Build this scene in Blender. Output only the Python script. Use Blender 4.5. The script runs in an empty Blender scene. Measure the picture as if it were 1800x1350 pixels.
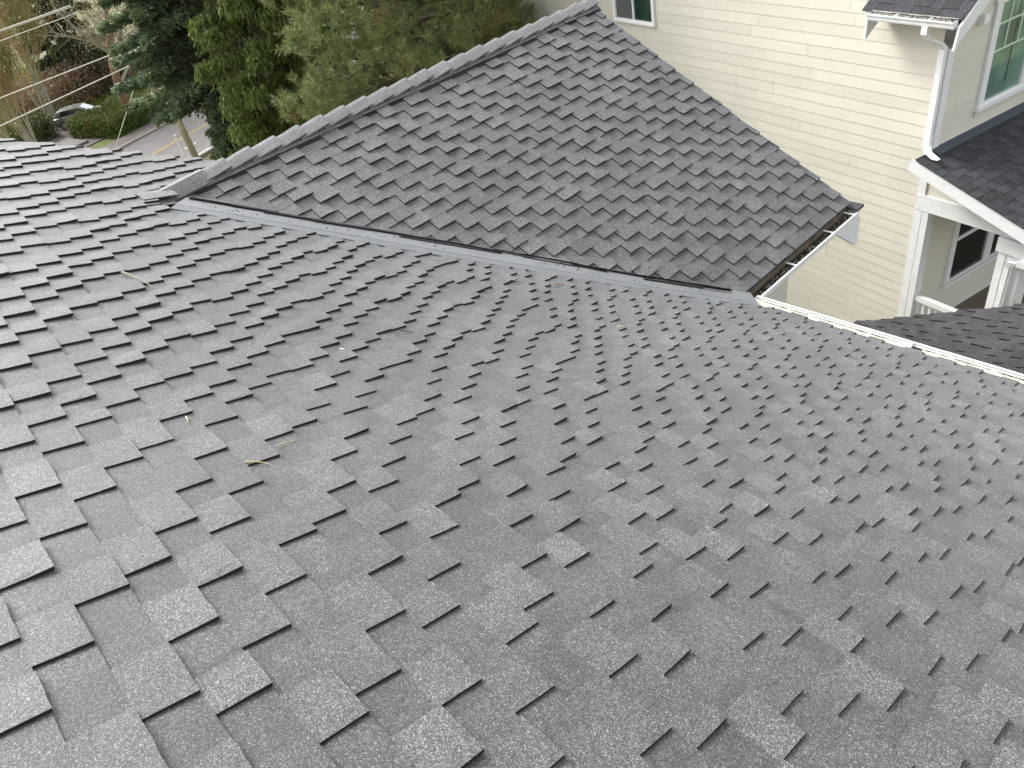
import bpy, math, random
import numpy as np
from mathutils import Vector, Matrix, noise

sc = bpy.context.scene
R = math.radians
# ------------------------------------------------------------------ camera
cam_d = bpy.data.cameras.new('camera')
cam = bpy.data.objects.new('camera', cam_d)
sc.collection.objects.link(cam)
sc.camera = cam
cam_d.sensor_fit = 'HORIZONTAL'
cam_d.sensor_width = 36.0
cam_d.lens = 25.736
cam_d.clip_start = 0.05
cam_d.clip_end = 3000
RIGHT = Vector((0.70576887, -0.6847941, -0.18151402))
DOWN = Vector((-0.5336218, -0.34533596, -0.77200444))
FWD = Vector((0.46598077, 0.64171654, -0.60914843))
cam.matrix_world = Matrix((
    (RIGHT.x, -DOWN.x, -FWD.x, 0), (RIGHT.y, -DOWN.y, -FWD.y, 0),
    (RIGHT.z, -DOWN.z, -FWD.z, 0), (0, 0, 0, 1)))
# ------------------------------------------------------------------ sky and sun (overcast)
SUN_AZ, SUN_EL = 101.0, 43.0
w = bpy.data.worlds.new('World'); sc.world = w; w.use_nodes = True
nt = w.node_tree; nt.nodes.clear()
sky = nt.nodes.new('ShaderNodeTexSky'); sky.sky_type = 'NISHITA'; sky.sun_disc = False
sky.sun_elevation = R(SUN_EL); sky.sun_rotation = R(90 - SUN_AZ)
sky.dust_density = 4.0; sky.air_density = 1.0; sky.altitude = 50
hs = nt.nodes.new('ShaderNodeHueSaturation'); hs.inputs['Saturation'].default_value = 0.18
bg = nt.nodes.new('ShaderNodeBackground'); bg.inputs['Strength'].default_value = 0.15
ow = nt.nodes.new('ShaderNodeOutputWorld')
nt.links.new(sky.outputs[0], hs.inputs['Color']); nt.links.new(hs.outputs[0], bg.inputs[0]); nt.links.new(bg.outputs[0], ow.inputs[0])
sd = bpy.data.lights.new('sun', 'SUN'); sd.energy = 0.8; sd.angle = R(18); sd.color = (1.0, 0.965, 0.91)
so = bpy.data.objects.new('sun', sd); sc.collection.objects.link(so)
_d = Vector((math.cos(R(SUN_EL)) * math.cos(R(SUN_AZ)), math.cos(R(SUN_EL)) * math.sin(R(SUN_AZ)), math.sin(R(SUN_EL))))
so.rotation_euler = _d.to_track_quat('Z', 'Y').to_euler()
sc.view_settings.view_transform = 'Standard'
sc.view_settings.look = 'None'
sc.view_settings.exposure = 1.56
sc.view_settings.gamma = 1.0
sc.view_settings.use_curve_mapping = False
sc.render.engine = 'CYCLES'
sc.cycles.max_bounces = 6
sc.cycles.use_denoising = True

rng = random.Random(7)
nr = np.random.RandomState(5)

# ------------------------------------------------------------------ helpers
def link(o, parent=None):
    sc.collection.objects.link(o)
    if parent is not None:
        o.parent = parent
    return o

def empty(name, label=None, cat=None, group=None, loc=(0, 0, 0), kind=None, parent=None):
    o = bpy.data.objects.new(name, None); o.empty_display_size = 0.2; o.location = loc
    link(o, parent)
    return tag(o, label, cat, group, kind)

def tag(o, label=None, cat=None, group=None, kind=None):
    if label: o['label'] = label
    if cat: o['category'] = cat
    if group: o['group'] = group
    if kind: o['kind'] = kind
    return o

def mobj(name, V, F, mat, parent=None, smooth=False, kind=None, label=None):
    """Link a mesh; vertices in world metres, parent transforms undone."""
    me = bpy.data.meshes.new(name)
    me.from_pydata([tuple(map(float, v)) for v in V], [], F)
    me.validate(); me.update()
    if smooth:
        me.polygons.foreach_set('use_smooth', [True] * len(me.polygons))
    me.materials.append(mat)
    o = bpy.data.objects.new(name, me)
    link(o, parent)
    if parent is not None:
        o.matrix_parent_inverse = world_inv(parent)
    if kind: o['kind'] = kind
    if label: o['label'] = label
    return o

def world_of(o):
    m = Matrix.LocRotScale(o.location, o.rotation_euler, o.scale)
    return (world_of(o.parent) @ o.matrix_parent_inverse @ m) if o.parent else m

def world_inv(o):
    return world_of(o).inverted()

def npmesh(name, V, Q, mat, parent=None, kind=None, smooth=False, k=4):
    """Fast mesh: V (n,3), Q (m,k) indices."""
    V = np.ascontiguousarray(V, dtype=np.float32); Q = np.ascontiguousarray(Q, dtype=np.int32)
    me = bpy.data.meshes.new(name)
    me.vertices.add(len(V)); me.vertices.foreach_set('co', V.ravel())
    me.loops.add(Q.size); me.loops.foreach_set('vertex_index', Q.ravel())
    me.polygons.add(len(Q)); me.polygons.foreach_set('loop_start', np.arange(0, Q.size, k, dtype=np.int32))
    me.polygons.foreach_set('loop_total', np.full(len(Q), k, dtype=np.int32))
    if smooth:
        me.polygons.foreach_set('use_smooth', np.ones(len(Q), dtype=bool))
    me.update(calc_edges=True)
    me.materials.append(mat)
    o = bpy.data.objects.new(name, me)
    link(o, parent)
    if parent is not None:
        o.matrix_parent_inverse = world_inv(parent)
    if kind: o['kind'] = kind
    return o

class MB:
    def __init__(s): s.V = []; s.F = []
    def add(s, V, F):
        b = len(s.V); s.V += [tuple(v) for v in V]; s.F += [tuple(i + b for i in f) for f in F]; return s
    def box(s, o, ax, ay, az, x0, x1, y0, y1, z0, z1):
        o = np.array(o, float); ax, ay, az = (np.array(a, float) for a in (ax, ay, az))
        P = [o + ax * x + ay * y + az * z for z in (z0, z1) for y in (y0, y1) for x in (x0, x1)]
        F = [(0, 2, 3, 1), (4, 5, 7, 6), (0, 1, 5, 4), (2, 6, 7, 3), (0, 4, 6, 2), (1, 3, 7, 5)]
        if np.dot(np.cross(ax, ay), az) < 0: F = [f[::-1] for f in F]
        return s.add(P, F)
    def prism(s, A, B):
        n = len(A)
        return s.add(list(A) + list(B), [tuple(range(n))[::-1], tuple(range(n, 2 * n))] + [(i, (i + 1) % n, n + (i + 1) % n, n + i) for i in range(n)])
    def tube(s, pts, rad, n=8, cap=True):
        pts = [np.array(p, float) for p in pts]
        if not hasattr(rad, '__len__'): rad = [rad] * len(pts)
        rings = []; up = None
        for i, p in enumerate(pts):
            d = pts[min(i + 1, len(pts) - 1)] - pts[max(i - 1, 0)]; d = d / (np.linalg.norm(d) + 1e-9)
            if up is None:
                up = np.cross(d, (0, 0, 1.)) if abs(d[2]) < .9 else np.cross(d, (1., 0, 0))
            up = up - d * np.dot(up, d); up /= np.linalg.norm(up) + 1e-9
            q = np.cross(d, up)
            rings.append([p + rad[i] * (up * math.cos(2 * math.pi * k / n) + q * math.sin(2 * math.pi * k / n)) for k in range(n)])
        V = [v for r in rings for v in r]
        F = [(i * n + k, i * n + (k + 1) % n, (i + 1) * n + (k + 1) % n, (i + 1) * n + k) for i in range(len(pts) - 1) for k in range(n)]
        if cap: F += [tuple(range(n))[::-1], tuple(range((len(pts) - 1) * n, len(pts) * n))]
        return s.add(V, F)
    def rect_tube(s, pts, a, b, wa, wb):
        """square pipe: a,b = half width directions given per whole path, wa,wb half sizes"""
        a = np.array(a, float); b = np.array(b, float); V = []; F = []
        for p in pts:
            p = np.array(p, float)
            V += [p - a * wa - b * wb, p + a * wa - b * wb, p + a * wa + b * wb, p - a * wa + b * wb]
        for i in range(len(pts) - 1):
            for k in range(4):
                F.append((4 * i + k, 4 * i + (k + 1) % 4, 4 * i + 4 + (k + 1) % 4, 4 * i + 4 + k))
        n = len(V)
        F += [(0, 3, 2, 1), (n - 4, n - 3, n - 2, n - 1)]
        return s.add(V, F)
    def build(s, name, mat, parent=None, smooth=False, kind=None, label=None):
        return mobj(name, s.V, s.F, mat, parent, smooth, kind, label)

def clip(poly, planes):
    for a, b, c in planes:            # keep a*x+b*y <= c
        out = []
        for i in range(len(poly)):
            p, q = poly[i], poly[(i + 1) % len(poly)]
            dp = a * p[0] + b * p[1] - c; dq = a * q[0] + b * q[1] - c
            if dp <= 0: out.append(p)
            if (dp < 0 < dq) or (dq < 0 < dp):
                t = dp / (dp - dq); out.append((p[0] + (q[0] - p[0]) * t, p[1] + (q[1] - p[1]) * t))
        poly = out
        if len(poly) < 3: return []
    return poly

def halfplane(p, q, keep):
    """through p,q, keeping the side of point keep"""
    a, b = q[1] - p[1], p[0] - q[0]; c = a * p[0] + b * p[1]
    if a * keep[0] + b * keep[1] > c: a, b, c = -a, -b, -c
    return (a, b, c)

# ------------------------------------------------------------------ materials
class NT:
    def __init__(s, name):
        s.m = bpy.data.materials.new(name); s.m.use_nodes = True; s.t = s.m.node_tree
        s.b = s.t.nodes['Principled BSDF']; s.out = s.t.nodes['Material Output']
        s.geo = s.t.nodes.new('ShaderNodeNewGeometry')
    def n(s, typ, **k):
        x = s.t.nodes.new(typ)
        for a, v in k.items(): setattr(x, a, v)
        return x
    def l(s, a, b): s.t.links.new(a, b)
    def noise(s, scale, detail=2, rough=.5, vec=None, dist=0):
        x = s.n('ShaderNodeTexNoise'); x.inputs['Scale'].default_value = scale; x.inputs['Detail'].default_value = detail
        x.inputs['Roughness'].default_value = rough; x.inputs['Distortion'].default_value = dist
        s.l(vec or s.geo.outputs['Position'], x.inputs['Vector']); return x.outputs[0]
    def mapr(s, v, a, b, c, d):
        x = s.n('ShaderNodeMapRange'); s.l(v, x.inputs[0])
        for i, q in enumerate((a, b, c, d)): x.inputs[i + 1].default_value = q
        return x.outputs[0]
    def math(s, op, a, b=None):
        x = s.n('ShaderNodeMath', operation=op)
        for i, q in enumerate((a, b)):
            if q is None: continue
            if isinstance(q, (int, float)): x.inputs[i].default_value = q
            else: s.l(q, x.inputs[i])
        return x.outputs[0]
    def mix(s, f, a, b, typ='MIX'):
        x = s.n('ShaderNodeMix', data_type='RGBA', blend_type=typ)
        for sock, q in ((x.inputs[0], f), (x.inputs[6], a), (x.inputs[7], b)):
            if isinstance(q, (int, float)): sock.default_value = q
            elif isinstance(q, tuple): sock.default_value = (*q, 1)
            else: s.l(q, sock)
        return x.outputs[2]
    def bump(s, h, strength=.3, dist=.002):
        x = s.n('ShaderNodeBump'); x.inputs['Strength'].default_value = strength; x.inputs['Distance'].default_value = dist
        s.l(h, x.inputs['Height']); s.l(x.outputs[0], s.b.inputs['Normal'])
    def scaled(s, v, k):
        x = s.n('ShaderNodeVectorMath', operation='MULTIPLY'); s.l(v, x.inputs[0]); x.inputs[1].default_value = k; return x.outputs[0]
    def rand(s):
        oi = s.n('ShaderNodeObjectInfo')
        return s.math('FRACT', s.math('ADD', oi.outputs['Random'], s.geo.outputs['Random Per Island']))

def mat_shingle(name, base, tabvar=.13, spec=.5, rough=.6, grain=1.0, sheen=.35, scuff=False, cells=None):
    t = NT(name)
    # granules
    v = t.n('ShaderNodeTexVoronoi'); v.inputs['Scale'].default_value = 430; t.l(t.geo.outputs['Position'], v.inputs['Vector'])
    sp = t.n('ShaderNodeSeparateColor'); t.l(v.outputs['Color'], sp.inputs[0])
    v2 = t.n('ShaderNodeTexVoronoi'); v2.inputs['Scale'].default_value = 190; t.l(t.geo.outputs['Position'], v2.inputs['Vector'])
    sp2 = t.n('ShaderNodeSeparateColor'); t.l(v2.outputs['Color'], sp2.inputs[0])
    g = t.n('ShaderNodeValToRGB'); t.l(sp.outputs[0], g.inputs[0])
    e = g.color_ramp.elements
    e[0].position = 0; e[0].color = (.25, .25, .25, 1); e[1].position = 1; e[1].color = (3.3, 3.3, 3.3, 1)
    for p_, c_ in ((.35, .5), (.70, .9), (.86, 1.5), (.94, 2.4)):
        q = e.new(p_); q.color = (c_, c_, c_, 1)
    g2 = t.mapr(sp2.outputs[1], 0, 1, .62, 1.38)
    n1 = t.mapr(t.noise(62, 4, .75), .3, .7, .78, 1.22)
    patch = t.mapr(t.noise(6.0, 4, .62), .32, .68, .84, 1.13)
    big = t.mapr(t.noise(.9, 3, .55), .3, .7, .88, 1.1)
    if cells:      # tone changes from shingle to shingle along each course
        (ax_, az_), (cu, sgn), step, off = cells
        sx = t.n('ShaderNodeSeparateXYZ'); t.l(t.geo.outputs['Position'], sx.inputs[0])
        along = sx.outputs[cu]
        other = sx.outputs[0 if cu == 1 else 1]
        vv = t.math('ADD', t.math('MULTIPLY', other, ax_), t.math('MULTIPLY', sx.outputs[2], az_))
        row = t.math('FLOOR', t.math('DIVIDE', t.math('SUBTRACT', vv, off), step))
        col = t.math('FLOOR', t.math('ADD', t.math('MULTIPLY', along, 5.2), t.math('MULTIPLY', row, .37)))
        cx_ = t.n('ShaderNodeCombineXYZ'); t.l(row, cx_.inputs[0]); t.l(col, cx_.inputs[1])
        wn = t.n('ShaderNodeTexWhiteNoise'); t.l(cx_.outputs[0], wn.inputs[0])
        tab = t.mapr(wn.outputs[0], 0, 1, 1 - tabvar, 1 + tabvar)
    else:
        tab = t.mapr(t.rand(), 0, 1, 1 - tabvar, 1 + tabvar)
    f = t.math('MULTIPLY', t.math('MULTIPLY', g2, n1), t.math('MULTIPLY', patch, t.math('MULTIPLY', big, tab)))
    comb = t.n('ShaderNodeCombineColor')
    for i in range(3): t.l(f, comb.inputs[i])
    c = t.mix(1.0, comb.outputs[0], t.mix(grain, (1., 1., 1.), g.outputs[0]), 'MULTIPLY')
    hue = t.mix(t.mapr(t.noise(3.5, 2), .35, .65, 0, 1), (base[0] * .99, base[1], base[2] * 1.01), (base[0] * 1.01, base[1], base[2] * .985))
    c = t.mix(1.0, c, hue, 'MULTIPLY')
    if scuff:       # places where granules have worn off
        for P_, rad_, amt in (((1.98, 3.55, -2.58), .22, .8), ((1.55, 3.75, -2.40), .20, .55), ((1.35, 3.95, -2.33), .16, .5), ((1.08, 4.35, -2.1), .12, .5), ((.95, 5.3, -2.0), .3, .35), ((2.6, 2.2, -2.9), .12, .4)):
            vd = t.n('ShaderNodeVectorMath', operation='DISTANCE'); t.l(t.geo.outputs['Position'], vd.inputs[0]); vd.inputs[1].default_value = P_
            near = t.mapr(vd.outputs['Value'], rad_ * .35, rad_, 1, 0)
            sp_ = t.mapr(t.noise(110, 5, .8), .50, .56, 0, amt)
            c = t.mix(t.math('MULTIPLY', near, sp_), c, (.018, .018, .02))
    t.l(c, t.b.inputs['Base Color'])
    t.b.inputs['Roughness'].default_value = rough
    t.b.inputs['Specular IOR Level'].default_value = spec
    t.b.inputs['Sheen Weight'].default_value = sheen; t.b.inputs['Sheen Roughness'].default_value = .45
    t.bump(t.math('ADD', sp.outputs[0], t.math('MULTIPLY', t.noise(90, 2, .6), 2.0)), .35, .0022)
    return t.m

M = {}
M['shingle'] = mat_shingle('granule_shingle', (.089, .0902, .0912), tabvar=.2, spec=.5, rough=.55, sheen=.28, scuff=True)
M['shingle_base'] = mat_shingle('granule_shingle_base', (.071, .0722, .0732), tabvar=.18, spec=.5, rough=.55, sheen=.28, scuff=True, cells=((.92, -.3919), (1, 1), .161, .568 - .161 * 60))
M['shingle_cap'] = mat_shingle('granule_shingle_cap', (.145, .147, .149), tabvar=.08, spec=.4, rough=.6, sheen=.3)  # paler than the field: light on the upward faces is in the colour
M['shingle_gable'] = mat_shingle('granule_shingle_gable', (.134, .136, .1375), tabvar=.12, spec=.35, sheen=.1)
M['shingle_low'] = mat_shingle('granule_shingle_low', (.068, .069, .073), spec=.2, sheen=.0, rough=.8)
M['shingle_dark'] = mat_shingle('dark_granule_shingle', (.048, .051, .056), tabvar=.25, spec=.2, rough=.85, grain=.8, sheen=.0)

def mat_simple(name, col, rough=.6, var=.08, scale=6, metal=0, spec=.5, dirt=None, dirt_amt=.0, bump=0, bscale=60, stretch=None):
    t = NT(name)
    vec = t.scaled(t.geo.outputs['Position'], stretch) if stretch else None
    n = t.noise(scale, 4, .6, vec)
    c = t.mix(t.mapr(n, .3, .7, 0, 1), tuple(x * (1 - var) for x in col), tuple(min(1, x * (1 + var)) for x in col))
    if dirt:
        d = t.mapr(t.noise(scale * 2.3, 5, .7, vec), .5, .72, 0, dirt_amt)
        c = t.mix(d, c, dirt)
    t.l(c, t.b.inputs['Base Color']); t.b.inputs['Roughness'].default_value = rough
    t.b.inputs['Metallic'].default_value = metal; t.b.inputs['Specular IOR Level'].default_value = spec
    if bump: t.bump(t.noise(bscale, 3, .6, vec), bump, .003)
    return t.m

M['white'] = mat_simple('white_trim_paint', (.74, .75, .75), .5, .03, 5, dirt=(.5, .5, .46), dirt_amt=.35, bump=.08)
M['whitealu'] = mat_simple('white_aluminium', (.8, .81, .82), .35, .03, 8, dirt=(.55, .54, .48), dirt_amt=.3)
M['vinyl'] = mat_simple('white_vinyl', (.78, .79, .8), .35, .02)
M['old_alu'] = mat_simple('stained_gutter', (.5, .48, .41), .6, .2, 9, dirt=(.16, .14, .10), dirt_amt=.8)
M['pollen'] = mat_simple('pollen_strip', (.62, .58, .42), .8, .2, 30, dirt=(.05, .045, .03), dirt_amt=.0, bump=.5, bscale=150)
M['brown'] = mat_simple('stained_fascia', (.13, .105, .07), .7, .35, 12, dirt=(.03, .025, .02), dirt_amt=.7, bump=.2)
M['muck'] = mat_simple('gutter_muck', (.03, .025, .018), .9, .5, 40, bump=.6, bscale=120)
M['pebble'] = mat_simple('pale_debris', (.38, .35, .27), .8, .4, 60)
M['flash'] = mat_simple('valley_metal', (.235, .245, .254), .42, .08, 3, metal=.3, dirt=(.10, .105, .11), dirt_amt=.15)
M['flash_shade'] = mat_simple('valley_metal_shade_edge', (.17, .18, .19), .6, .08, 6, metal=.2)  # edge of the pan, with its shade put into the darker colour
M['flash_blue'] = mat_simple('step_flashing', (.055, .07, .09), .5, .12, 4, metal=.3)
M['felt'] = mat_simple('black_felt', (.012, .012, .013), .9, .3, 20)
M['glass_dark'] = mat_simple('dark_glass', (.014, .016, .014), .08, .3, 1.2, spec=.5)
M['glass_reflect'] = mat_simple('painted_reflection_glass', (.15, .25, .19), .06, .45, 1.3, spec=.9)  # green reflections of the surroundings are put into the base colour
M['screen'] = mat_simple('insect_screen', (.085, .088, .088), .8, .08, 3)
M['muntin'] = mat_simple('pale_green_muntin', (.55, .68, .5), .5, .03)
M['wood_pole'] = mat_simple('weathered_pole', (.36, .31, .225), .8, .25, 3, stretch=(6, 6, .5))
M['steel'] = mat_simple('galvanised', (.45, .46, .47), .5, .08)
M['wire'] = mat_simple('pale_wire', (.55, .54, .46), .6, .03)
M['cable'] = mat_simple('dark_cable', (.03, .03, .03), .6, .1)
M['bark'] = mat_simple('brown_bark', (.10, .075, .05), .9, .35, 9, bump=.6, bscale=40)
M['bark_pale'] = mat_simple('pale_bark', (.27, .215, .15), .9, .25, 9)
M['bark_red'] = mat_simple('reddish_bark', (.26, .16, .095), .9, .3, 6)
M['twig_tan'] = mat_simple('tan_twig', (.40, .31, .15), .9, .3, .5)
M['twig_grey'] = mat_simple('grey_twig', (.32, .30, .22), .9, .2, 2)
M['straw'] = mat_simple('straw', (.55, .46, .22), .7, .2, 60)
M['carpaint'] = mat_simple('grey_car_paint', (.32, .325, .33), .25, .05, 2, metal=.5)
M['carpaint_lit'] = mat_simple('lit_bonnet_paint', (.45, .46, .46), .22, .05, 2, metal=.5)
M['tyre'] = mat_simple('tyre_rubber', (.02, .02, .02), .8, .1)
M['rim'] = mat_simple('alloy', (.6, .6, .6), .3, .05, metal=.6)
M['carglass'] = mat_simple('car_glass', (.02, .025, .03), .05, .1, spec=1.0)
M['lamp'] = mat_simple('lamp_lens', (.7, .7, .68), .15, .05)
M['curtain'] = mat_simple('pale_curtain', (.45, .47, .36), .7, .1, 3)

def mat_siding(name, base):
    t = NT(name)
    st = t.scaled(t.geo.outputs['Position'], (3, 3, 40))
    grain = t.noise(3.0, 4, .6, st)
    board = t.mapr(t.rand(), 0, 1, .955, 1.03)
    blot = t.mapr(t.noise(.9, 4, .6), .3, .7, .96, 1.03)
    f = t.math('MULTIPLY', board, t.math('MULTIPLY', blot, t.mapr(grain, .3, .7, .985, 1.01)))
    cc = t.n('ShaderNodeCombineColor')
    for i in range(3): t.l(f, cc.inputs[i])
    c = t.mix(1., cc.outputs[0], base, 'MULTIPLY')
    streak = t.mapr(t.noise(2.2, 5, .65, t.scaled(t.geo.outputs['Position'], (3, 3, .35))), .56, .75, 0, .12)
    c = t.mix(streak, c, (base[0] * .6, base[1] * .58, base[2] * .5))
    t.l(c, t.b.inputs['Base Color']); t.b.inputs['Roughness'].default_value = .65
    t.b.inputs['Specular IOR Level'].default_value = .3
    return t.m
M['siding'] = mat_siding('cream_siding', (.64, .61, .525))
M['wallplain'] = mat_siding('cream_panel', (.64, .615, .53))
M['porchfloor'] = mat_simple('porch_floor_mat', (.17, .14, .10), .95, .3, 45, dirt=(.07, .06, .045), dirt_amt=.6, bump=.3, bscale=90)

def mat_leaf(name, a, b, c=None, camt=.25, cscale=.8, transl=.25):
    t = NT(name)
    r = t.rand()
    col = t.mix(r, a, b)
    col = t.mix(t.mapr(t.noise(1.6, 3, .6), .35, .65, 0, .55), col, tuple(x * .55 for x in a))
    if c:
        col = t.mix(t.mapr(t.noise(cscale, 3, .65), 1 - camt - .35, 1 - camt - .22, 0, .85), col, c)
    t.l(col, t.b.inputs['Base Color']); t.b.inputs['Roughness'].default_value = .55
    t.b.inputs['Specular IOR Level'].default_value = .35
    tr = t.n('ShaderNodeBsdfTranslucent'); t.l(col, tr.inputs['Color'])
    ms = t.n('ShaderNodeMixShader'); ms.inputs[0].default_value = transl
    t.l(t.b.outputs[0], ms.inputs[1]); t.l(tr.outputs[0], ms.inputs[2]); t.l(ms.outputs[0], t.out.inputs['Surface'])
    return t.m
M['spruce'] = mat_leaf('spruce_needles', (.11, .16, .075), (.22, .28, .15))
M['cedar'] = mat_leaf('cedar_sprays', (.095, .14, .035), (.20, .26, .065), (.17, .075, .025), .04, 1.1)
M['pine'] = mat_leaf('pine_needles', (.15, .20, .07), (.30, .35, .13), (.22, .13, .06), .10, .55)
M['ivy'] = mat_leaf('hedge_leaf', (.08, .14, .025), (.18, .24, .05), (.14, .14, .04), .2, .9)
M['farfir'] = mat_leaf('far_conifer_needles', (.05, .08, .03), (.13, .16, .05))
M['deadleaf'] = mat_leaf('dry_leaf', (.22, .14, .085), (.33, .24, .15))
M['bramble'] = mat_leaf('bramble_leaf', (.10, .085, .035), (.20, .15, .07), (.07, .09, .02), .3, .6)
M['grassblade'] = mat_leaf('grass_blade', (.13, .20, .03), (.24, .32, .06))
M['dryg'] = mat_leaf('dry_foliage', (.30, .23, .09), (.46, .36, .16), (.20, .22, .07), .22, .4)

def mat_ground():
    t = NT('rough_ground')
    c = t.mix(t.mapr(t.noise(.25, 5, .65), .42, .58, 0, 1), (.075, .055, .03), (.12, .17, .035))
    c = t.mix(t.mapr(t.noise(2.5, 5, .7), .4, .7, 0, .6), c, (.16, .12, .07))
    t.l(c, t.b.inputs['Base Color']); t.b.inputs['Roughness'].default_value = .95
    t.bump(t.noise(4, 5, .7), .6, .08); return t.m
M['ground'] = mat_ground()
M['asphalt'] = mat_simple('worn_asphalt', (.155, .145, .14), .85, .14, .8, dirt=(.09, .085, .08), dirt_amt=.5, bump=.3, bscale=40)
M['asphalt2'] = mat_simple('brownish_driveway', (.15, .13, .12), .9, .15, .9, dirt=(.09, .07, .05), dirt_amt=.5)
M['concrete'] = mat_simple('kerb_concrete', (.33, .30, .27), .85, .12, 2)
M['yellow'] = mat_simple('yellow_line', (.42, .30, .09), .8, .2, 6, dirt=(.2, .17, .12), dirt_amt=.6)
M['whiteline'] = mat_simple('white_line', (.6, .6, .57), .8, .15, 6, dirt=(.25, .23, .2), dirt_amt=.5)

# ------------------------------------------------------------------ roof geometry
SL = R(23.0725); D0 = 1.65019; KK = .115
cs, sn = math.cos(SL), math.sin(SL)
def hbend(u):
    t = (u - 3.2) / .25
    return KK * .25 * (t if t > 20 else math.log1p(math.exp(t)))
def S_main(u, v, w):
    if abs(w) < .035: w *= 1 + .4 * min(1, max(0, (u - 2.8) / 2.0))
    nw = w - D0 + hbend(u)
    wav = .006 * math.sin(u * 1.3 + .6) * math.sin(v * .9 + 1.) + .0025 * math.sin(u * 4.1 + v * 2.3) * math.cos(v * 3.1)
    nw += wav
    return (v * cs + nw * sn, u, -v * sn + nw * cs)
RZ, RU, GT = -2.05, 6.802, .5603         # gable ridge height / position, slope
GA = math.atan(GT); gc, gs = math.cos(GA), math.sin(GA)
def S_gable(a, v, w):     # a along ridge (world x), v down the near slope from the ridge
    wav = .003 * math.sin(a * 2.1 + v) + .002 * math.sin(v * 5.3 + a * 3)
    w = w + wav
    return (a, RU - v * gc - w * gs, RZ - v * gs + w * gc)
def S_gable_far(a, v, w):
    return (a, RU + v * gc + w * gs, RZ - v * gs + w * gc)
# valley line (intersection of the two roof planes), as (x, u)
def valley_x(u):
    gz = RZ - GT * (RU - u)
    nw = -D0 + hbend(u)
    return (nw / cs - gz) / math.tan(SL)
VAL = [(valley_x(u), u) for u in (6.80, 6.2, 5.5, 4.8, 4.1, 3.30)]
def main_v(x, u):            # roof coordinate v of a point above plan position x
    nw = -D0 + hbend(u)
    return (x - nw * sn) / cs

def on_main(x, u, w_):
    return S_main(u, main_v(x, u), w_)

def cam_px(P):
    v = Vector(P); z = v.dot(FWD)
    return (900 + 1286.8 * v.dot(RIGHT) / z, 675 + 1286.8 * v.dot(DOWN) / z, z) if z > .05 else (1e6, 1e6, z)

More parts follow.
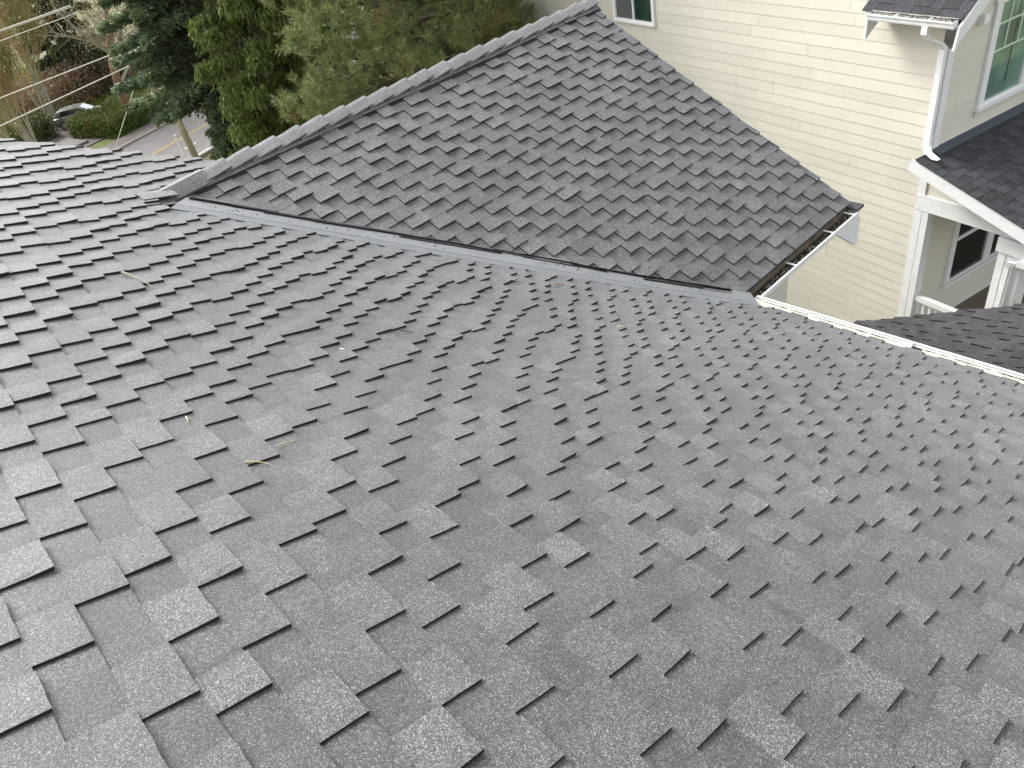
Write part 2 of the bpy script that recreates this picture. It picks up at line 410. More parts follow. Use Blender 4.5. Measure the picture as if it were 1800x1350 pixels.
def roof_field(S, u0, u1, butts, e, planes, seed, hs=1.0, tooth=(.115, .215), gap=(.07, .19), keep=None, scl=.883, phase=0.0, ujit=.012, warp=None):
    """returns course strips and tabs (laminated shingles): each (V,F,centre,score)"""
    r = random.Random(seed); strips = []; tabs = []
    edge = [(-1, 0, -u0), (1, 0, u1)]
    pl = (lambda u: planes(u) + edge) if callable(planes) else (lambda u: list(planes) + edge)
    H = lambda k: k * hs
    e_def = e
    for ci, vb in enumerate(butts):
        if isinstance(vb, tuple): vb, e, ck = vb
        else: e = e_def; ck = -ci
        # base strip
        V = []; F = []; idx = {}
        def vid(u, v, lo):
            k = (round(u, 4), round(v, 4), lo)
            if k not in idx:
                f = (vb - v) / e
                idx[k] = len(V); V.append(S(u, v, H(.0068 - .0068 * f) - (H(.007) if lo else 0)))
            return idx[k]
        u = u0
        while u < u1 - 1e-6:
            un = min(u + .3, u1)
            cell = clip([(u, vb - e - .03), (un, vb - e - .03), (un, vb), (u, vb)], pl((u + un) / 2))
            if cell:
                F.append(tuple(vid(p[0], p[1], 0) for p in cell))
                for i in range(len(cell)):
                    p, q = cell[i], cell[(i + 1) % len(cell)]
                    mid = ((p[0] + q[0]) / 2, (p[1] + q[1]) / 2)
                    onside = (abs(p[0] - q[0]) < 1e-6 and u0 + .01 < p[0] < u1 - .01) or (abs(p[1] - q[1]) < 1e-6 and abs(p[1] - vb) > .01)
                    if not onside:
                        F.append((vid(p[0], p[1], 0), vid(p[0], p[1], 1), vid(q[0], q[1], 1), vid(q[0], q[1], 0)))
            elif F:
                strips.append((V, F)); V = []; F = []; idx = {}
            u = un
        if F: strips.append((V, F))
        # tabs: four unequal teeth per shingle, the courses stepped by two alternating offsets
        PER = 1.711
        P0 = (1.587 + (ck // 2) * .827 + (ck % 2) * .627) * scl + phase
        k0 = math.floor((u0 - P0) / (PER * scl)) - 1
        k1 = math.ceil((u1 - P0) / (PER * scl)) + 1
        teeth = [(P0 + kk * PER * scl + st_ * scl, wd_ * scl) for kk in range(k0, k1) for st_, wd_ in ((0, .248), (.554, .215), (.983, .18), (1.326, .205))]
        if warp:
            off_ = ((ck // 2) * .827 + (ck % 2) * .627) % PER
            teeth = []
            for kk in range(-6, 9):
                for st_, wd_ in ((0, .248), (.554, .215), (.983, .18), (1.326, .205)):
                    A_ = warp(off_ + kk * PER + st_, vb); teeth.append((A_, warp(off_ + kk * PER + st_ + wd_, vb) - A_))
        for tu, tw in teeth:
            a = tu + r.uniform(-ujit, ujit); b = tu + tw + r.uniform(-ujit, ujit) * 1.6
            if b < u0 or a > u1: continue
            ja, jb = r.uniform(-.004, .008), r.uniform(-.004, .008)
            jv = r.uniform(-.003, .003)
            n = 4
            poly = [(a + ja, vb - e - .02), (b - jb, vb - e - .02), (b - jb * .3 + r.uniform(-.0015, .0015), vb - e * .5), (b, vb + jv)]
            for k in range(1, n): poly.append((b + (a - b) * k / n, vb + jv + r.uniform(-.0022, .0022)))
            poly += [(a, vb + jv), (a + ja * .3 + r.uniform(-.0015, .0015), vb - e * .5)]
            poly = clip(poly, pl((a + b) / 2))
            lift = r.uniform(0, .003) if r.random() < .8 else r.uniform(.003, .007)
            if len(poly) >= 3:
                cx = sum(p[0] for p in poly) / len(poly); cv = sum(p[1] for p in poly) / len(poly)
                if keep is None or keep(cx, cv):
                    top = []; lo = []
                    for p in poly:
                        f = (vb - p[1]) / e
                        hgt = .0135 - .0075 * f + lift * max(0, 1 - f) ** 2
                        top.append(S(p[0], p[1], H(hgt))); lo.append(S(p[0], p[1], H(hgt - .0095)))
                    m = len(poly)
                    Ft = [tuple(range(m))] + [(i, m + i, m + (i + 1) % m, (i + 1) % m) for i in range(m)]
                    C = np.mean(top, axis=0)
                    px = cam_px(C)
                    infr = -60 < px[0] < 1860 and -60 < px[1] < 1410
                    A = [cam_px(t) for t in top]
                    area = abs(sum(A[i][0] * A[(i + 1) % m][1] - A[(i + 1) % m][0] * A[i][1] for i in range(m))) / 2 if infr else 0
                    tabs.append((top + lo, Ft, C, area))
    return strips, tabs

def orient(V, F, ref):
    """flip faces if the first (top) face looks away from ref direction"""
    a, b, c = (np.array(V[i]) for i in F[0][:3]); nn = np.cross(b - a, c - a)
    return F if np.dot(nn, ref) > 0 else [f[::-1] for f in F]

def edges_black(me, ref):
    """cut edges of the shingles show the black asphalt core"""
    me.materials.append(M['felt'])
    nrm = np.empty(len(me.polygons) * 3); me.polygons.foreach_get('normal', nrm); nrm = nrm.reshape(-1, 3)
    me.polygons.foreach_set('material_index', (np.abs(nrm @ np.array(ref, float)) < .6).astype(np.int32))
def build_field(parent, strips, tabs, mat, n_ind, ref, tabname='shingle', coursename='shingle_course', base=None):
    for V, F in strips:
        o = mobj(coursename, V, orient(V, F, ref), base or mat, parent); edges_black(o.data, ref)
    tabs = sorted(tabs, key=lambda t: -t[3])
    for V, F, C, s in tabs[:n_ind]:
        F = orient(V, F, ref)
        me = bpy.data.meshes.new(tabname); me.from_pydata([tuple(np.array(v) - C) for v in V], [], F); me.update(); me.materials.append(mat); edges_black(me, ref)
        o = bpy.data.objects.new(tabname, me); o.location = Vector(C) ; link(o, parent); o.matrix_parent_inverse = world_inv(parent)
    rest = tabs[n_ind:]
    if rest:
        VV = []; FF = []
        for V, F, C, s in rest:
            b = len(VV); VV += list(V); FF += [tuple(i + b for i in f) for f in orient(V, F, ref)]
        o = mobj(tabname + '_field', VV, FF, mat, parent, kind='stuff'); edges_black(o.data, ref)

E_ = .1429
house = empty('shingled_house', 'house with the grey shingled roof and cross gable that fills most of the view', 'house', loc=(4, 3, -10))
nmain = np.array((sn, 0, cs))
# ---- main roof
V = []; F = []
us = [-2.5, 0, 1.5, 2.5, 2.9, 3.2, 3.5, 4.0, 5.0, 6.5, 8.0, 9.2]
deck_v = (-4.0, 6.35)
for u in us:
    for v in deck_v: V.append(S_main(u, v, -.016))
    for v in deck_v: V.append(S_main(u, v, -.10))
for i in range(len(us) - 1):
    a, b = 4 * i, 4 * i + 4
    F += [(a, b, b + 1, a + 1), (a + 2, a + 3, b + 3, b + 2), (a, a + 2, b + 2, b), (a + 1, b + 1, b + 3, a + 3)]
F += [(0, 1, 3, 2), (len(V) - 4, len(V) - 2, len(V) - 1, len(V) - 3)]
RAKE = halfplane((main_v(1.04, 8.58), 8.60), (main_v(2.68, 7.9), 7.90), (0, 0))      # in (v,u)
rk = (RAKE[1], RAKE[0], RAKE[2])                                                        # in (u,v)
# trim the deck along the rake line
def rake_u(v): return (rk[2] - rk[1] * v) / rk[0]
V = [np.array(p) for p in V]
i0 = 4 * (len(us) - 1)
for j, v in enumerate(deck_v):
    for off, wv in ((j, -.016), (2 + j, -.10)):
        V[i0 + off] = np.array(S_main(rake_u(v) - .01, v, wv))
i0 -= 4
for j, v in enumerate(deck_v):
    for off, wv in ((j, -.016), (2 + j, -.10)):
        V[i0 + off] = np.array(S_main(min(8.0, rake_u(v) - .1), v, wv))
main_roof = mobj('main_roof', V, F, M['felt'], house)
def warp_main(U, v):
    sc_ = min(1, max(.58, 1 - .16 * (v - 1.3)))
    U1 = 1.7 / sc_
    return 1.587 + (U * sc_ if U < U1 else 1.7 + (U - U1) * min(sc_, .60))
butts = []
v_, k_ = .568, 0
while v_ < 6.2:
    e__ = max(.106, .161 - .0185 * max(0, v_ - 1.3)); butts.append((v_, e__, k_)); v_ += max(.106, .161 - .0185 * max(0, v_ + .15 - 1.3)); k_ += 1
last = butts[-1][0]; butts = [(b * (1 if b < 3 else 1 + (6.372 / last - 1) * (b - 3) / (last - 3)), e__ * 1.04 if b > 3 else e__, k) for b, e__, k in butts]
v_, k_ = .568, 0
while v_ > -3.9:
    v_ -= .160; k_ -= 1; butts.insert(0, (v_, .161, k_))
butts = butts[::-1]
FL = .30        # exposed flashing
vp0 = (3.30, main_v(valley_x(3.30), 3.30)); vp1 = (6.80, main_v(valley_x(6.80), 6.80))
va = halfplane(vp0, vp1, (0, 0)); L_ = math.hypot(va[0], va[1])
vcut = (va[0], va[1], va[2] - .36 * L_)
vcap = (6.35, 2.0)
# region left of the valley head (u large) is free: tabs there are kept beyond the ridge as well
st, tb = roof_field(S_main, -1.6, 9.3, butts, E_, lambda u: [vcut] if u < 6.60 else [rk], 11, hs=1.5, scl=1.0, warp=warp_main)
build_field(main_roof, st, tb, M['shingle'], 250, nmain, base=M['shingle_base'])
# fascia and rake boards of the main roof
MB().box((0, 0, 0), (1, 0, 0), (0, 1, 0), (0, 0, 1), 5.20, 5.245, -2.4, 3.2, -4.27, -4.09).build('fascia', M['white'], house)
# ---- gable roof
gable = mobj('gable_roof', [S_gable(a, v, w_) for a in (0.6, 7.36) for v in (0, 4.01) for w_ in (-.02, -.11)] +
             [S_gable_far(a, v, w_) for a in (0.6, 7.36) for v in (0, 4.01) for w_ in (-.02, -.11)],
             [(0, 2, 6, 4), (1, 5, 7, 3), (0, 1, 3, 2), (4, 6, 7, 5), (2, 3, 7, 6), (8, 12, 14, 10), (9, 11, 15, 13), (8, 10, 11, 9), (12, 13, 15, 14), (10, 14, 15, 11)], M['felt'], house)
# cut the hidden lower triangle of the deck: keep it inside the attic by moving the low inner corner along the valley
gme = gable.data
gme.vertices[2].co = Vector(S_gable(valley_x(3.32) + .03, 4.01, -.02)); gme.vertices[3].co = Vector(S_gable(valley_x(3.32) + .03, 4.01, -.11))
for k_, (x_, v_, w__) in enumerate(((2.3, 0, -.02), (2.3, 0, -.11), (5.9, 4.01, -.02), (5.9, 4.01, -.11))): gme.vertices[8 + k_].co = Vector(S_gable_far(x_, v_, w__))
gme.vertices[0].co = Vector(S_gable(valley_x(6.80) + .03, 0, -.02)); gme.vertices[1].co = Vector(S_gable(valley_x(6.80) + .03, 0, -.11))
gv0 = (valley_x(3.30), (RU - 3.30) / gc); gv1 = (valley_x(6.78), (RU - 6.78) / gc)
gcut = halfplane(gv0, gv1, (7, 2)); Lg = math.hypot(gcut[0], gcut[1])
gcut = (gcut[0], gcut[1], gcut[2] + .02 * Lg)
grake = (1, 0, 7.40)
gb = [4.03 - E_ * i for i in range(30)]
st, tb = roof_field(S_gable, 1.2, 7.5, [b for b in gb if b > .1], E_, [gcut, grake, (0, -1, -.02)], 21, hs=1.55, phase=.3)
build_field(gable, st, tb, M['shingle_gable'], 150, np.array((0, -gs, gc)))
# far slope of the gable, plain courses
st, tb = roof_field(S_gable_far, 2.4, 7.4, [b for b in gb if b > .1][::1], E_, [(0, -1, -.02), halfplane((2.35, 0), (3.5, 1.2), (6, .5))], 22, keep=lambda a, v: v < 1.2)
VV = []; FF = []
for V, F in st:
    b = len(VV); VV += V; FF += [tuple(i + b for i in f) for f in orient(V, F, np.array((0, gs, gc)))]
for V, F, C, s in tb:
    b = len(VV); VV += list(V); FF += [tuple(i + b for i in f) for f in orient(V, F, np.array((0, gs, gc)))]
mobj('far_slope_field', VV, FF, M['shingle_gable'], gable, kind='stuff')

# ---- ridge caps
def ridge_cap(x0, x1, z_lift0, z_lift1, ux=0.0, wid=.145, P0=None, P1=None):
    """bent cap; butt (thick, raised) end at x1"""
    rows = []
    nseg = 8
    for t in (0.0, .5, .93, 1.0):
        x = x0 + (x1 - x0) * t; lift = z_lift0 + (z_lift1 - z_lift0) * t
        ring = []
        for k in range(nseg + 1):
            s = (k / nseg - .5) * 2 * wid; a = abs(s)
            drop = (math.sqrt(a * a + .03 ** 2) - .03)
            sgn = -1 if s < 0 else 1
            y = RU + ux + s * gc * .97
            z = RZ + .028 - drop * gs + lift + rng.uniform(-.001, .001)
            if t == 1.0: z += -.002
            ring.append((x + (rng.uniform(-.003, .003) if t == 1.0 else 0), y, z))
        rows.append(ring)
    V = []; n = nseg + 1
    for r_ in rows: V += r_
    for r_ in rows: V += [(p[0], p[1], p[2] - .012) for p in r_]
    F = []; m = len(rows) * n
    for i in range(len(rows) - 1):
        for k in range(nseg):
            q = (i * n + k, (i + 1) * n + k, (i + 1) * n + k + 1, i * n + k + 1)
            F.append(q); F.append(tuple(m + j for j in q[::-1]))
    for k in range(nseg):
        F.append((k, k + 1, m + k + 1, m + k)); b = (len(rows) - 1) * n
        F.append((b + k + 1, b + k, m + b + k, m + b + k + 1))
    for i in range(len(rows) - 1):
        F.append((i * n, m + i * n, m + (i + 1) * n, (i + 1) * n)); F.append((i * n + nseg, (i + 1) * n + nseg, m + (i + 1) * n + nseg, m + i * n + nseg))
    return V, F
ncap = 20
xs = np.linspace(2.35, 7.46, ncap)
for i, x in enumerate(xs):
    V, F = ridge_cap(x - .33, x, -.004, .034 + rng.uniform(-.004, .005), wid=.155 + rng.uniform(-.004, .006))
    V = [(p[0], p[1] + rng.uniform(-.0006, .0006), p[2]) for p in V]
    mobj('ridge_cap', V, F, M['shingle_cap'], gable)
# second layer strip seen under the cap edges
m = MB()
m.add([S_gable(a, v, w_) for a in (1.95, 7.45) for v in (.10, .170) for w_ in (.014, .024)], [(0, 4, 6, 2), (1, 3, 7, 5), (0, 1, 5, 4), (2, 6, 7, 3), (4, 5, 7, 6), (0, 2, 3, 1)])
m.build('starter_strip', M['shingle_gable'], gable)
m = MB()
m.add([S_gable(a, v, w_) for a in (1.95, 7.44) for v in (.10, .200) for w_ in (.004, .0125)], [(0, 4, 6, 2), (1, 3, 7, 5), (0, 1, 5, 4), (2, 6, 7, 3), (4, 5, 7, 6), (0, 2, 3, 1)])
m.build('black_strip', M['felt'], gable)  # black strip showing below the cap edges
# caps that turn down onto the main roof at the head of the valley
def strap(P0, P1, wid, lift0, lift1, droop, mat):
    P0 = np.array(P0, float); P1 = np.array(P1, float); d = P1 - P0; d /= np.linalg.norm(d)
    side = np.cross((0, 0, 1.), d); side /= np.linalg.norm(side)
    rows = []
    for t, l_ in ((0, lift0), (.5, (lift0 + lift1) / 2), (1, lift1)):
        c = P0 + (P1 - P0) * t + np.array((0, 0, l_))
        rows.append([c + side * s * wid - np.array((0, 0, droop * (math.sqrt(s * s + .04) - .2))) for s in (-1, -.6, -.2, .2, .6, 1)])
    V = [p for r_ in rows for p in r_] + [p - np.array((0, 0, .010)) for r_ in rows for p in r_]
    F = []; n = 6; mm = 18
    for i in range(2):
        for k in range(5):
            q = (i * n + k, i * n + k + 1, (i + 1) * n + k + 1, (i + 1) * n + k)
            F += [q[::-1], tuple(mm + j for j in q)]
    for k in range(5):
        F += [(k, k + 1, mm + k + 1, mm + k), (12 + k + 1, 12 + k, mm + 12 + k, mm + 12 + k + 1)]
    for i in range(2):
        F += [((i + 1) * n, i * n, mm + i * n, mm + (i + 1) * n), (i * n + 5, (i + 1) * n + 5, mm + (i + 1) * n + 5, mm + i * n + 5)]
    return mobj('ridge_cap', V, F, mat, gable)
strap((1.68, 6.73, on_main(1.68, 6.73, .05)[2]), (2.12, 6.80, RZ), .14, .02, .05, .12, M['shingle_cap'])
strap((1.50, 6.72, on_main(1.50, 6.72, .022)[2]), (1.78, 6.73, on_main(1.78, 6.73, .05)[2]), .14, .005, .03, .03, M['shingle_cap'])

# ---- valley flashing
val = empty('valley_flashing', parent=house)
val.matrix_parent_inverse = world_inv(house)
# direction perpendicular (in plan) to the valley towards the main roof
ux0, ux1 = np.array(VAL[0]), np.array(VAL[-1]); dv = (ux1 - ux0) / np.linalg.norm(ux1 - ux0); pv = np.array((-dv[1], dv[0]))
if pv[0] > 0: pv = -pv
def ribbon(name, o0, o1, w0, w1, mat, us_):
    V = []; F = []
    for u in us_:
        x = valley_x(u)
        for o_, w_ in ((o0, w0), (o1, w1)):
            q = np.array((x, u)) + pv * o_
            V.append(on_main(q[0], q[1], w_))
        for o_, w_ in ((o0, w0 - .012), (o1, w1 - .012)):
            q = np.array((x, u)) + pv * o_
            V.append(on_main(q[0], q[1], w_))
    for i in range(len(us_) - 1):
        a, b = 4 * i, 4 * i + 4
        F += [(a, a + 1, b + 1, b), (a + 2, b + 2, b + 3, a + 3), (a + 1, a + 3, b + 3, b + 1), (a, b, b + 2, a + 2)]
    return mobj(name, V, orient(V, F, nmain), mat, val)
uss = list(np.linspace(3.24, 6.62, 16))
ribbon('metal_pan', -.12, .235, .030, .018, M['flash'], uss)
ribbon('metal_edge', .232, .335, .0165, .0095, M['flash_shade'], uss)
# doubled shingle edges over the pan, coloured black for the shaded gap beneath
VV = []; FF = []
r2 = random.Random(4)
u = 3.36
while u < 6.5:
    ln = min(r2.uniform(.16, .42), 6.62 - u)
    for lay in range(2 + (r2.random() < .5)):
        ov = r2.uniform(.0, .055) + .015 * lay; ov2 = ov + r2.uniform(-.03, .03); wz = .040 + .014 * (2 - lay) + r2.uniform(-.003, .003)
        a = np.array((valley_x(u), u)); b = np.array((valley_x(u + ln), u + ln))
        P = [a + pv * ov, b + pv * ov2, b - pv * .06, a - pv * .06]
        top = []
        for k, q in enumerate(P):
            zg = RZ - GT * (RU - q[1]) + (-.004 - .013 * lay + r2.uniform(-.002, .002)) / gc
            z = zg if k > 1 else max(zg - .25 * abs(ov) * 0 - .006, on_main(q[0], q[1], .036 + .012 * (2 - lay))[2])
            top.append((q[0], q[1], z))
        bb = len(VV); VV += top + [(p[0], p[1], p[2] - .007) for p in top]
        FF += [tuple(bb + i for i in (0, 3, 2, 1)), tuple(bb + i for i in (4, 5, 6, 7))] + [tuple(bb + j for j in (i, (i + 1) % 4, 4 + (i + 1) % 4, 4 + i)) for i in range(4)]
    u += ln * .8
mobj('shaded_gap_edge', VV, FF, M['felt'], val, kind='stuff')
# specks of grit on the pan
VV = []; FF = []
for k in range(170):
    u = rng.uniform(3.4, 6.55); o_ = rng.uniform(.0, .25); q = np.array((valley_x(u), u)) + pv * o_
    c = np.array(on_main(q[0], q[1], .034 - .03 * o_ / .385)); s = rng.uniform(.003, .010)
    b = len(VV); VV += [c + (s, 0, 0), c + (0, s, 0), c + (-s, 0, 0), c + (0, -s, 0), c + (0, 0, s * .8)]
    FF += [(b, b + 1, b + 4), (b + 1, b + 2, b + 4), (b + 2, b + 3, b + 4), (b + 3, b, b + 4)]
mobj('grit', VV, FF, M['muck'], val, kind='stuff')

# ---- gutters
def gutter(name, A, B, out, depth, width, back_mat, parent, lipmat, end_cap=True, inside=None):
    """K-style trough from A to B (top back edge); out = horizontal outward dir"""
    A = np.array(A, float); B = np.array(B, float); out = np.array(out, float); d = (B - A) / np.linalg.norm(B - A)
    g = empty(name, parent=parent); g.matrix_parent_inverse = world_inv(parent)
    zz = np.array((0, 0, 1.)); Ln = np.linalg.norm(B - A)
    m = MB()
    m.box(A, d, out, zz, 0, Ln, 0, .006, -depth, .01); m.build('back_panel', back_mat, g)
    m = MB(); m.box(A, d, out, zz, 0, Ln, .006, width * .72, -depth, -depth + .006)
    prof = [(width * .72, -depth), (width * .80, -depth + .02), (width * .80, -depth + .05), (width, -.03), (width, -.02), (width - .006, -.02), (width * .80 - .006, -depth + .052), (width * .72, -depth + .006)]
    m.prism([A + out * p[0] + zz * p[1] for p in prof], [B + out * p[0] + zz * p[1] for p in prof])
    m.build('trough', lipmat, g)
    m = MB(); m.box(A, d, out, zz, 0, Ln, width - .014, width + .004, -.02, -.008); m.build('lip', M['whitealu'], g)
    m = MB()
    if end_cap:
        for P, s in ((A, -1), (B, 1)):
            pr = [(0, -depth), (width * .8, -depth), (width * .8, -depth + .05), (width, -.02), (width, -.008), (0, -.008)]
            q0 = P + d * .002 * s; q1 = P + d * .006 * s
            m.prism([q0 + out * p[0] + zz * p[1] for p in pr], [q1 + out * p[0] + zz * p[1] for p in pr])
        m.build('end_cap', M['whitealu'], g)
    return g, A, B, d, out, zz, Ln
def hangers(g, A, d, out, ts, width):
    for t in ts:
        c = A + d * t + np.array((0, 0, -.010))
        m = MB(); m.box(c, d, out, (0, 0, 1), -.012, .012, -.02, width - .012, 0, .006); m.build('hanger_strap', M['whitealu'], g)
def debris(g, A, d, out, Ln, w0, w1, z, n, mat, seed, smin=.004, smax=.014):
    r = random.Random(seed); VV = []; FF = []
    for k in range(n):
        c = A + d * r.uniform(0, Ln) + out * r.uniform(w0, w1) + np.array((0, 0, z + r.uniform(-.006, .01))); s = r.uniform(smin, smax)
        a = r.uniform(0, 6.3); q = (np.array((math.cos(a), math.sin(a), 0)) * s, np.array((-math.sin(a), math.cos(a), 0)) * s * r.uniform(.3, .9))
        b = len(VV); VV += [c + q[0], c + q[1], c - q[0], c - q[1], c + np.array((0, 0, s * .7))]
        FF += [(b, b + 1, b + 4), (b + 1, b + 2, b + 4), (b + 2, b + 3, b + 4), (b + 3, b, b + 4)]
    return mobj('leaf_litter', VV, FF, mat, g, kind='stuff')
# gable eave gutter
g, A, B, d, out, zz, Ln = gutter('gable_gutter', (5.30, 3.305, -4.085), (7.40, 3.305, -4.085), (0, -1, 0), .11, .125, M['brown'], house, M['whitealu'])
m = MB(); m.box(A, d, out, zz, 0, Ln, .006, .095, -.10, -.055); m.build('muck', M['muck'], g)
m = MB(); m.box((5.28, 3.335, -4.05), d, out, zz, 0, 2.12, -.02, .028, -.17, -.012); m.build('fascia', M['brown'], g)
debris(g, A, d, out, Ln, .02, .09, -.05, 420, M['pebble'], 31)
debris(g, A, d, out, Ln, .01, .1, -.05, 500, M['muck'], 32, .006, .02)
hangers(g, A, d, out, (1.55, .80, 2.0), .125)
# main eave gutter
ev = 6.54
g, A, B, d, out, zz, Ln = gutter('eave_gutter', (5.255, 3.20, -4.065), (5.255, -2.4, -4.065), (1, 0, 0), .11, .165, M['old_alu'], house, M['whitealu'])
m = MB(); m.box(A, d, out, zz, 0, Ln, .006, .135, -.10, -.028); m.build('muck', M['muck'], g)
r3 = random.Random(8)
VV = []; FF = []; nn = 260
for i in range(nn + 1):
    t = Ln * i / nn; e1 = .095 + .012 * noise.noise(Vector((t * 6, 1.3, 0))) + .012 * noise.noise(Vector((t * 23, 4.3, 0)))
    for o_, z in ((-.02, .004), (.05, .0), (e1, -.006), (e1 + .004, -.045)):
        VV.append(A + d * t + out * o_ + np.array((0, 0, z + .003 * r3.uniform(-1, 1))))
for i in range(nn):
    t = Ln * i / nn
    if 1.46 < t < 1.53: continue
    for k in range(3): FF.append((4 * i + k, 4 * i + 4 + k, 4 * i + 5 + k, 4 * i + 1 + k))
mobj('pollen_litter', VV, orient(VV, FF, np.array((0, 0, 1.))), M['pollen'], g, kind='stuff')
debris(g, A, d, out, Ln, -.01, .12, -.014, 300, M['muck'], 35, .003, .010)
debris(g, A, d, out, Ln, .03, .11, -.014, 500, M['pebble'], 36, .003, .008)
hangers(g, A, d, out, (1.44,), .165)
# rake return board at the gable corner
m = MB()
pr = [(6.92, -4.14), (7.42, -4.14), (7.49, -4.22), (7.48, -4.53), (7.41, -4.52)]
m.prism([(p[0], 3.24, p[1]) for p in pr], [(p[0], 3.20, p[1]) for p in pr]); m.build('return_board', M['white'], house)
m = MB(); m.prism([(7.40, RU - .0, RZ - .05), (7.40, 3.26, -4.13), (7.40, 3.26, -4.36), (7.40, RU, RZ - .28)],
                  [(7.44, RU - .0, RZ - .05), (7.44, 3.26, -4.13), (7.44, 3.26, -4.36), (7.44, RU, RZ - .28)]); m.build('rake_board', M['white'], house)
m = MB(); m.box((0, 0, 0), (1, 0, 0), (0, 1, 0), (0, 0, 1), 7.36, 7.50, 3.18, 3.36, -4.085, -4.055); m.build('corner_shingle', M['shingle_low'], house)
# body walls
m = MB(); m.box((0, 0, 0), (1, 0, 0), (0, 1, 0), (0, 0, 1), -3.6, 4.85, -2.2, 7.6, -10.2, -4.45)
m.box((0, 0, 0), (1, 0, 0), (0, 1, 0), (0, 0, 1), 4.86, 7.0, 3.75, 9.9, -10.2, -4.30)
m.prism([(7.0, 3.75, -4.29), (7.0, 9.9, -4.29), (7.0, RU, RZ - .2)], [(6.9, 3.75, -4.29), (6.9, 9.9, -4.29), (6.9, RU, RZ - .2)])
m.build('wall', M['wallplain'], house)
# the lower roof, falling away along +y
G2 = R(20); d2 = 5.4
g2c, g2s = math.cos(G2), math.sin(G2)
def S_low(a, v, w_):      # a = world x, v down slope along +y; plane N.P=-d2, N=(0,s,c)
    return (a, v * g2c + (w_ - d2) * g2s, -v * g2s + (w_ - d2) * g2c)
low = mobj('lower_roof', [S_low(a, v, w_) for a in (5.9, 9.95) for v in (.6, 6.6) for w_ in (-.02, -.12)], [(0, 4, 6, 2), (1, 3, 7, 5), (0, 1, 5, 4), (2, 6, 7, 3), (4, 5, 7, 6), (0, 2, 3, 1)], M['felt'], house)
p0, p1 = (9.63, 6.21), (10.08, 4.07)
lr = halfplane(p0, p1, (7, 5))
E2 = .135
st, tb = roof_field(S_low, 5.9, 10.4, [6.6 - E2 * i for i in range(44)], E2, [lr], 41, gap=(.05, .16), hs=2.1)
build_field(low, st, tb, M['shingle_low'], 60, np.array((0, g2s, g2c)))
low.data.vertices[4].co = Vector(S_low(10.45, .6, -.02)); low.data.vertices[5].co = Vector(S_low(10.45, .6, -.12))
low.data.vertices[6].co = Vector(S_low(9.5, 6.6, -.02)); low.data.vertices[7].co = Vector(S_low(9.5, 6.6, -.12))

# ------------------------------------------------------------------ neighbour house
H1 = np.array((0.23031825, 0.97311536, 0)); H2 = np.array((0.97311536, -0.23031825, 0)); ZZ = np.array((0, 0, 1.))
W1D, W2D = 10.0, 6.33
bh = empty('cream_house', 'cream clapboard house with white trim, porch roof and tall grid window', 'house', loc=tuple(H2 * 13 + H1 * 12 + ZZ * -10))
REV = .178
def boards(wall, org, ax, out, s0, s1, z0, z1, mat, seed, clip_planes=(), holes=()):
    r = random.Random(seed); n = int((z1 - z0) / REV) + 1
    org, ax, out = (np.array(q, float) for q in (org, ax, out))
    for i in range(n):
        zb = z0 + i * REV; s = s0
        first = True
        while s < s1 - .01:
            ln = r.uniform(1.2, 3.66) if first else 3.66
            first = False
            e = min(s + ln, s1)
            if e > s1 - .3: e = s1
            segs = [(s, e - (.0055 if e < s1 else 0))]
            for hs0, hs1, hz0, hz1 in holes:
                if zb + REV > hz0 and zb < hz1 - .02:
                    ns = []
                    for a, b in segs:
                        if b <= hs0 or a >= hs1: ns.append((a, b)); continue
                        if a < hs0: ns.append((a, hs0))
                        if b > hs1: ns.append((hs1, b))
                    segs = ns
            for a, b in segs:
                if b - a < .02: continue
                poly = clip([(a, zb), (b, zb), (b, zb + REV + .02), (a, zb + REV + .02)], clip_planes)
                if len(poly) < 3: continue
                front = [org + ax * p[0] + ZZ * p[1] + out * (.010 - .0065 * (p[1] - zb) / REV) for p in poly]
                back = [org + ax * p[0] + ZZ * p[1] + out * (.0005) for p in poly]
                m = MB(); m.prism(front, back)
                F = m.F if np.dot(np.cross(np.array(front[1]) - front[0], np.array(front[2]) - front[1]), out) < 0 else [f[::-1] for f in m.F]
                mobj('siding_board', m.V, F, mat, wall)
            s = e
O1 = H2 * W1D; O2 = H1 * W2D
out1, out2 = -H2, -H1
# core volumes
m = MB(); m.box((0, 0, 0), H2, H1, ZZ, W1D, 18.5, W2D, 18.0, -10.2, -3.62); m.box((0, 0, 0), H2, H1, ZZ, W1D, 18.5, 7.40, 18.0, -3.619, -1.4)
wall_core = m.build('house_wall', M['wallplain'], bh)
w1 = empty('front_wall', parent=bh); w1.matrix_parent_inverse = world_inv(bh)
w2 = empty('side_wall', parent=bh); w2.matrix_parent_inverse = world_inv(bh)
ZB = -10.05
zoff = -4.873 - REV * 29     # phase so joints fall as seen
boards(w1, O1, H1, out1, 6.43, 17.9, zoff, -1.9, M['siding'], 3, holes=((12.43, 13.85, -3.9, -1.8), (14.60, 14.76, -9.9, -1.8), (8.86, 10.0, -9.9, -8.1)), clip_planes=())
boards(w2, O2, H2, out2, 10.10, 18.0, -5.02, -2.0, M['siding'], 4, holes=((10.83, 13.2, -4.78, -1.9),), clip_planes=[halfplane((10.0, -3.50), (11.5, -2.0), (13, -6))])
m = MB(); m.box(O2, H2, out2, ZZ, 10.0, 18.3, -.02, .004, -8.44, -5.2); m.build('porch_wall', M['wallplain'], bh)
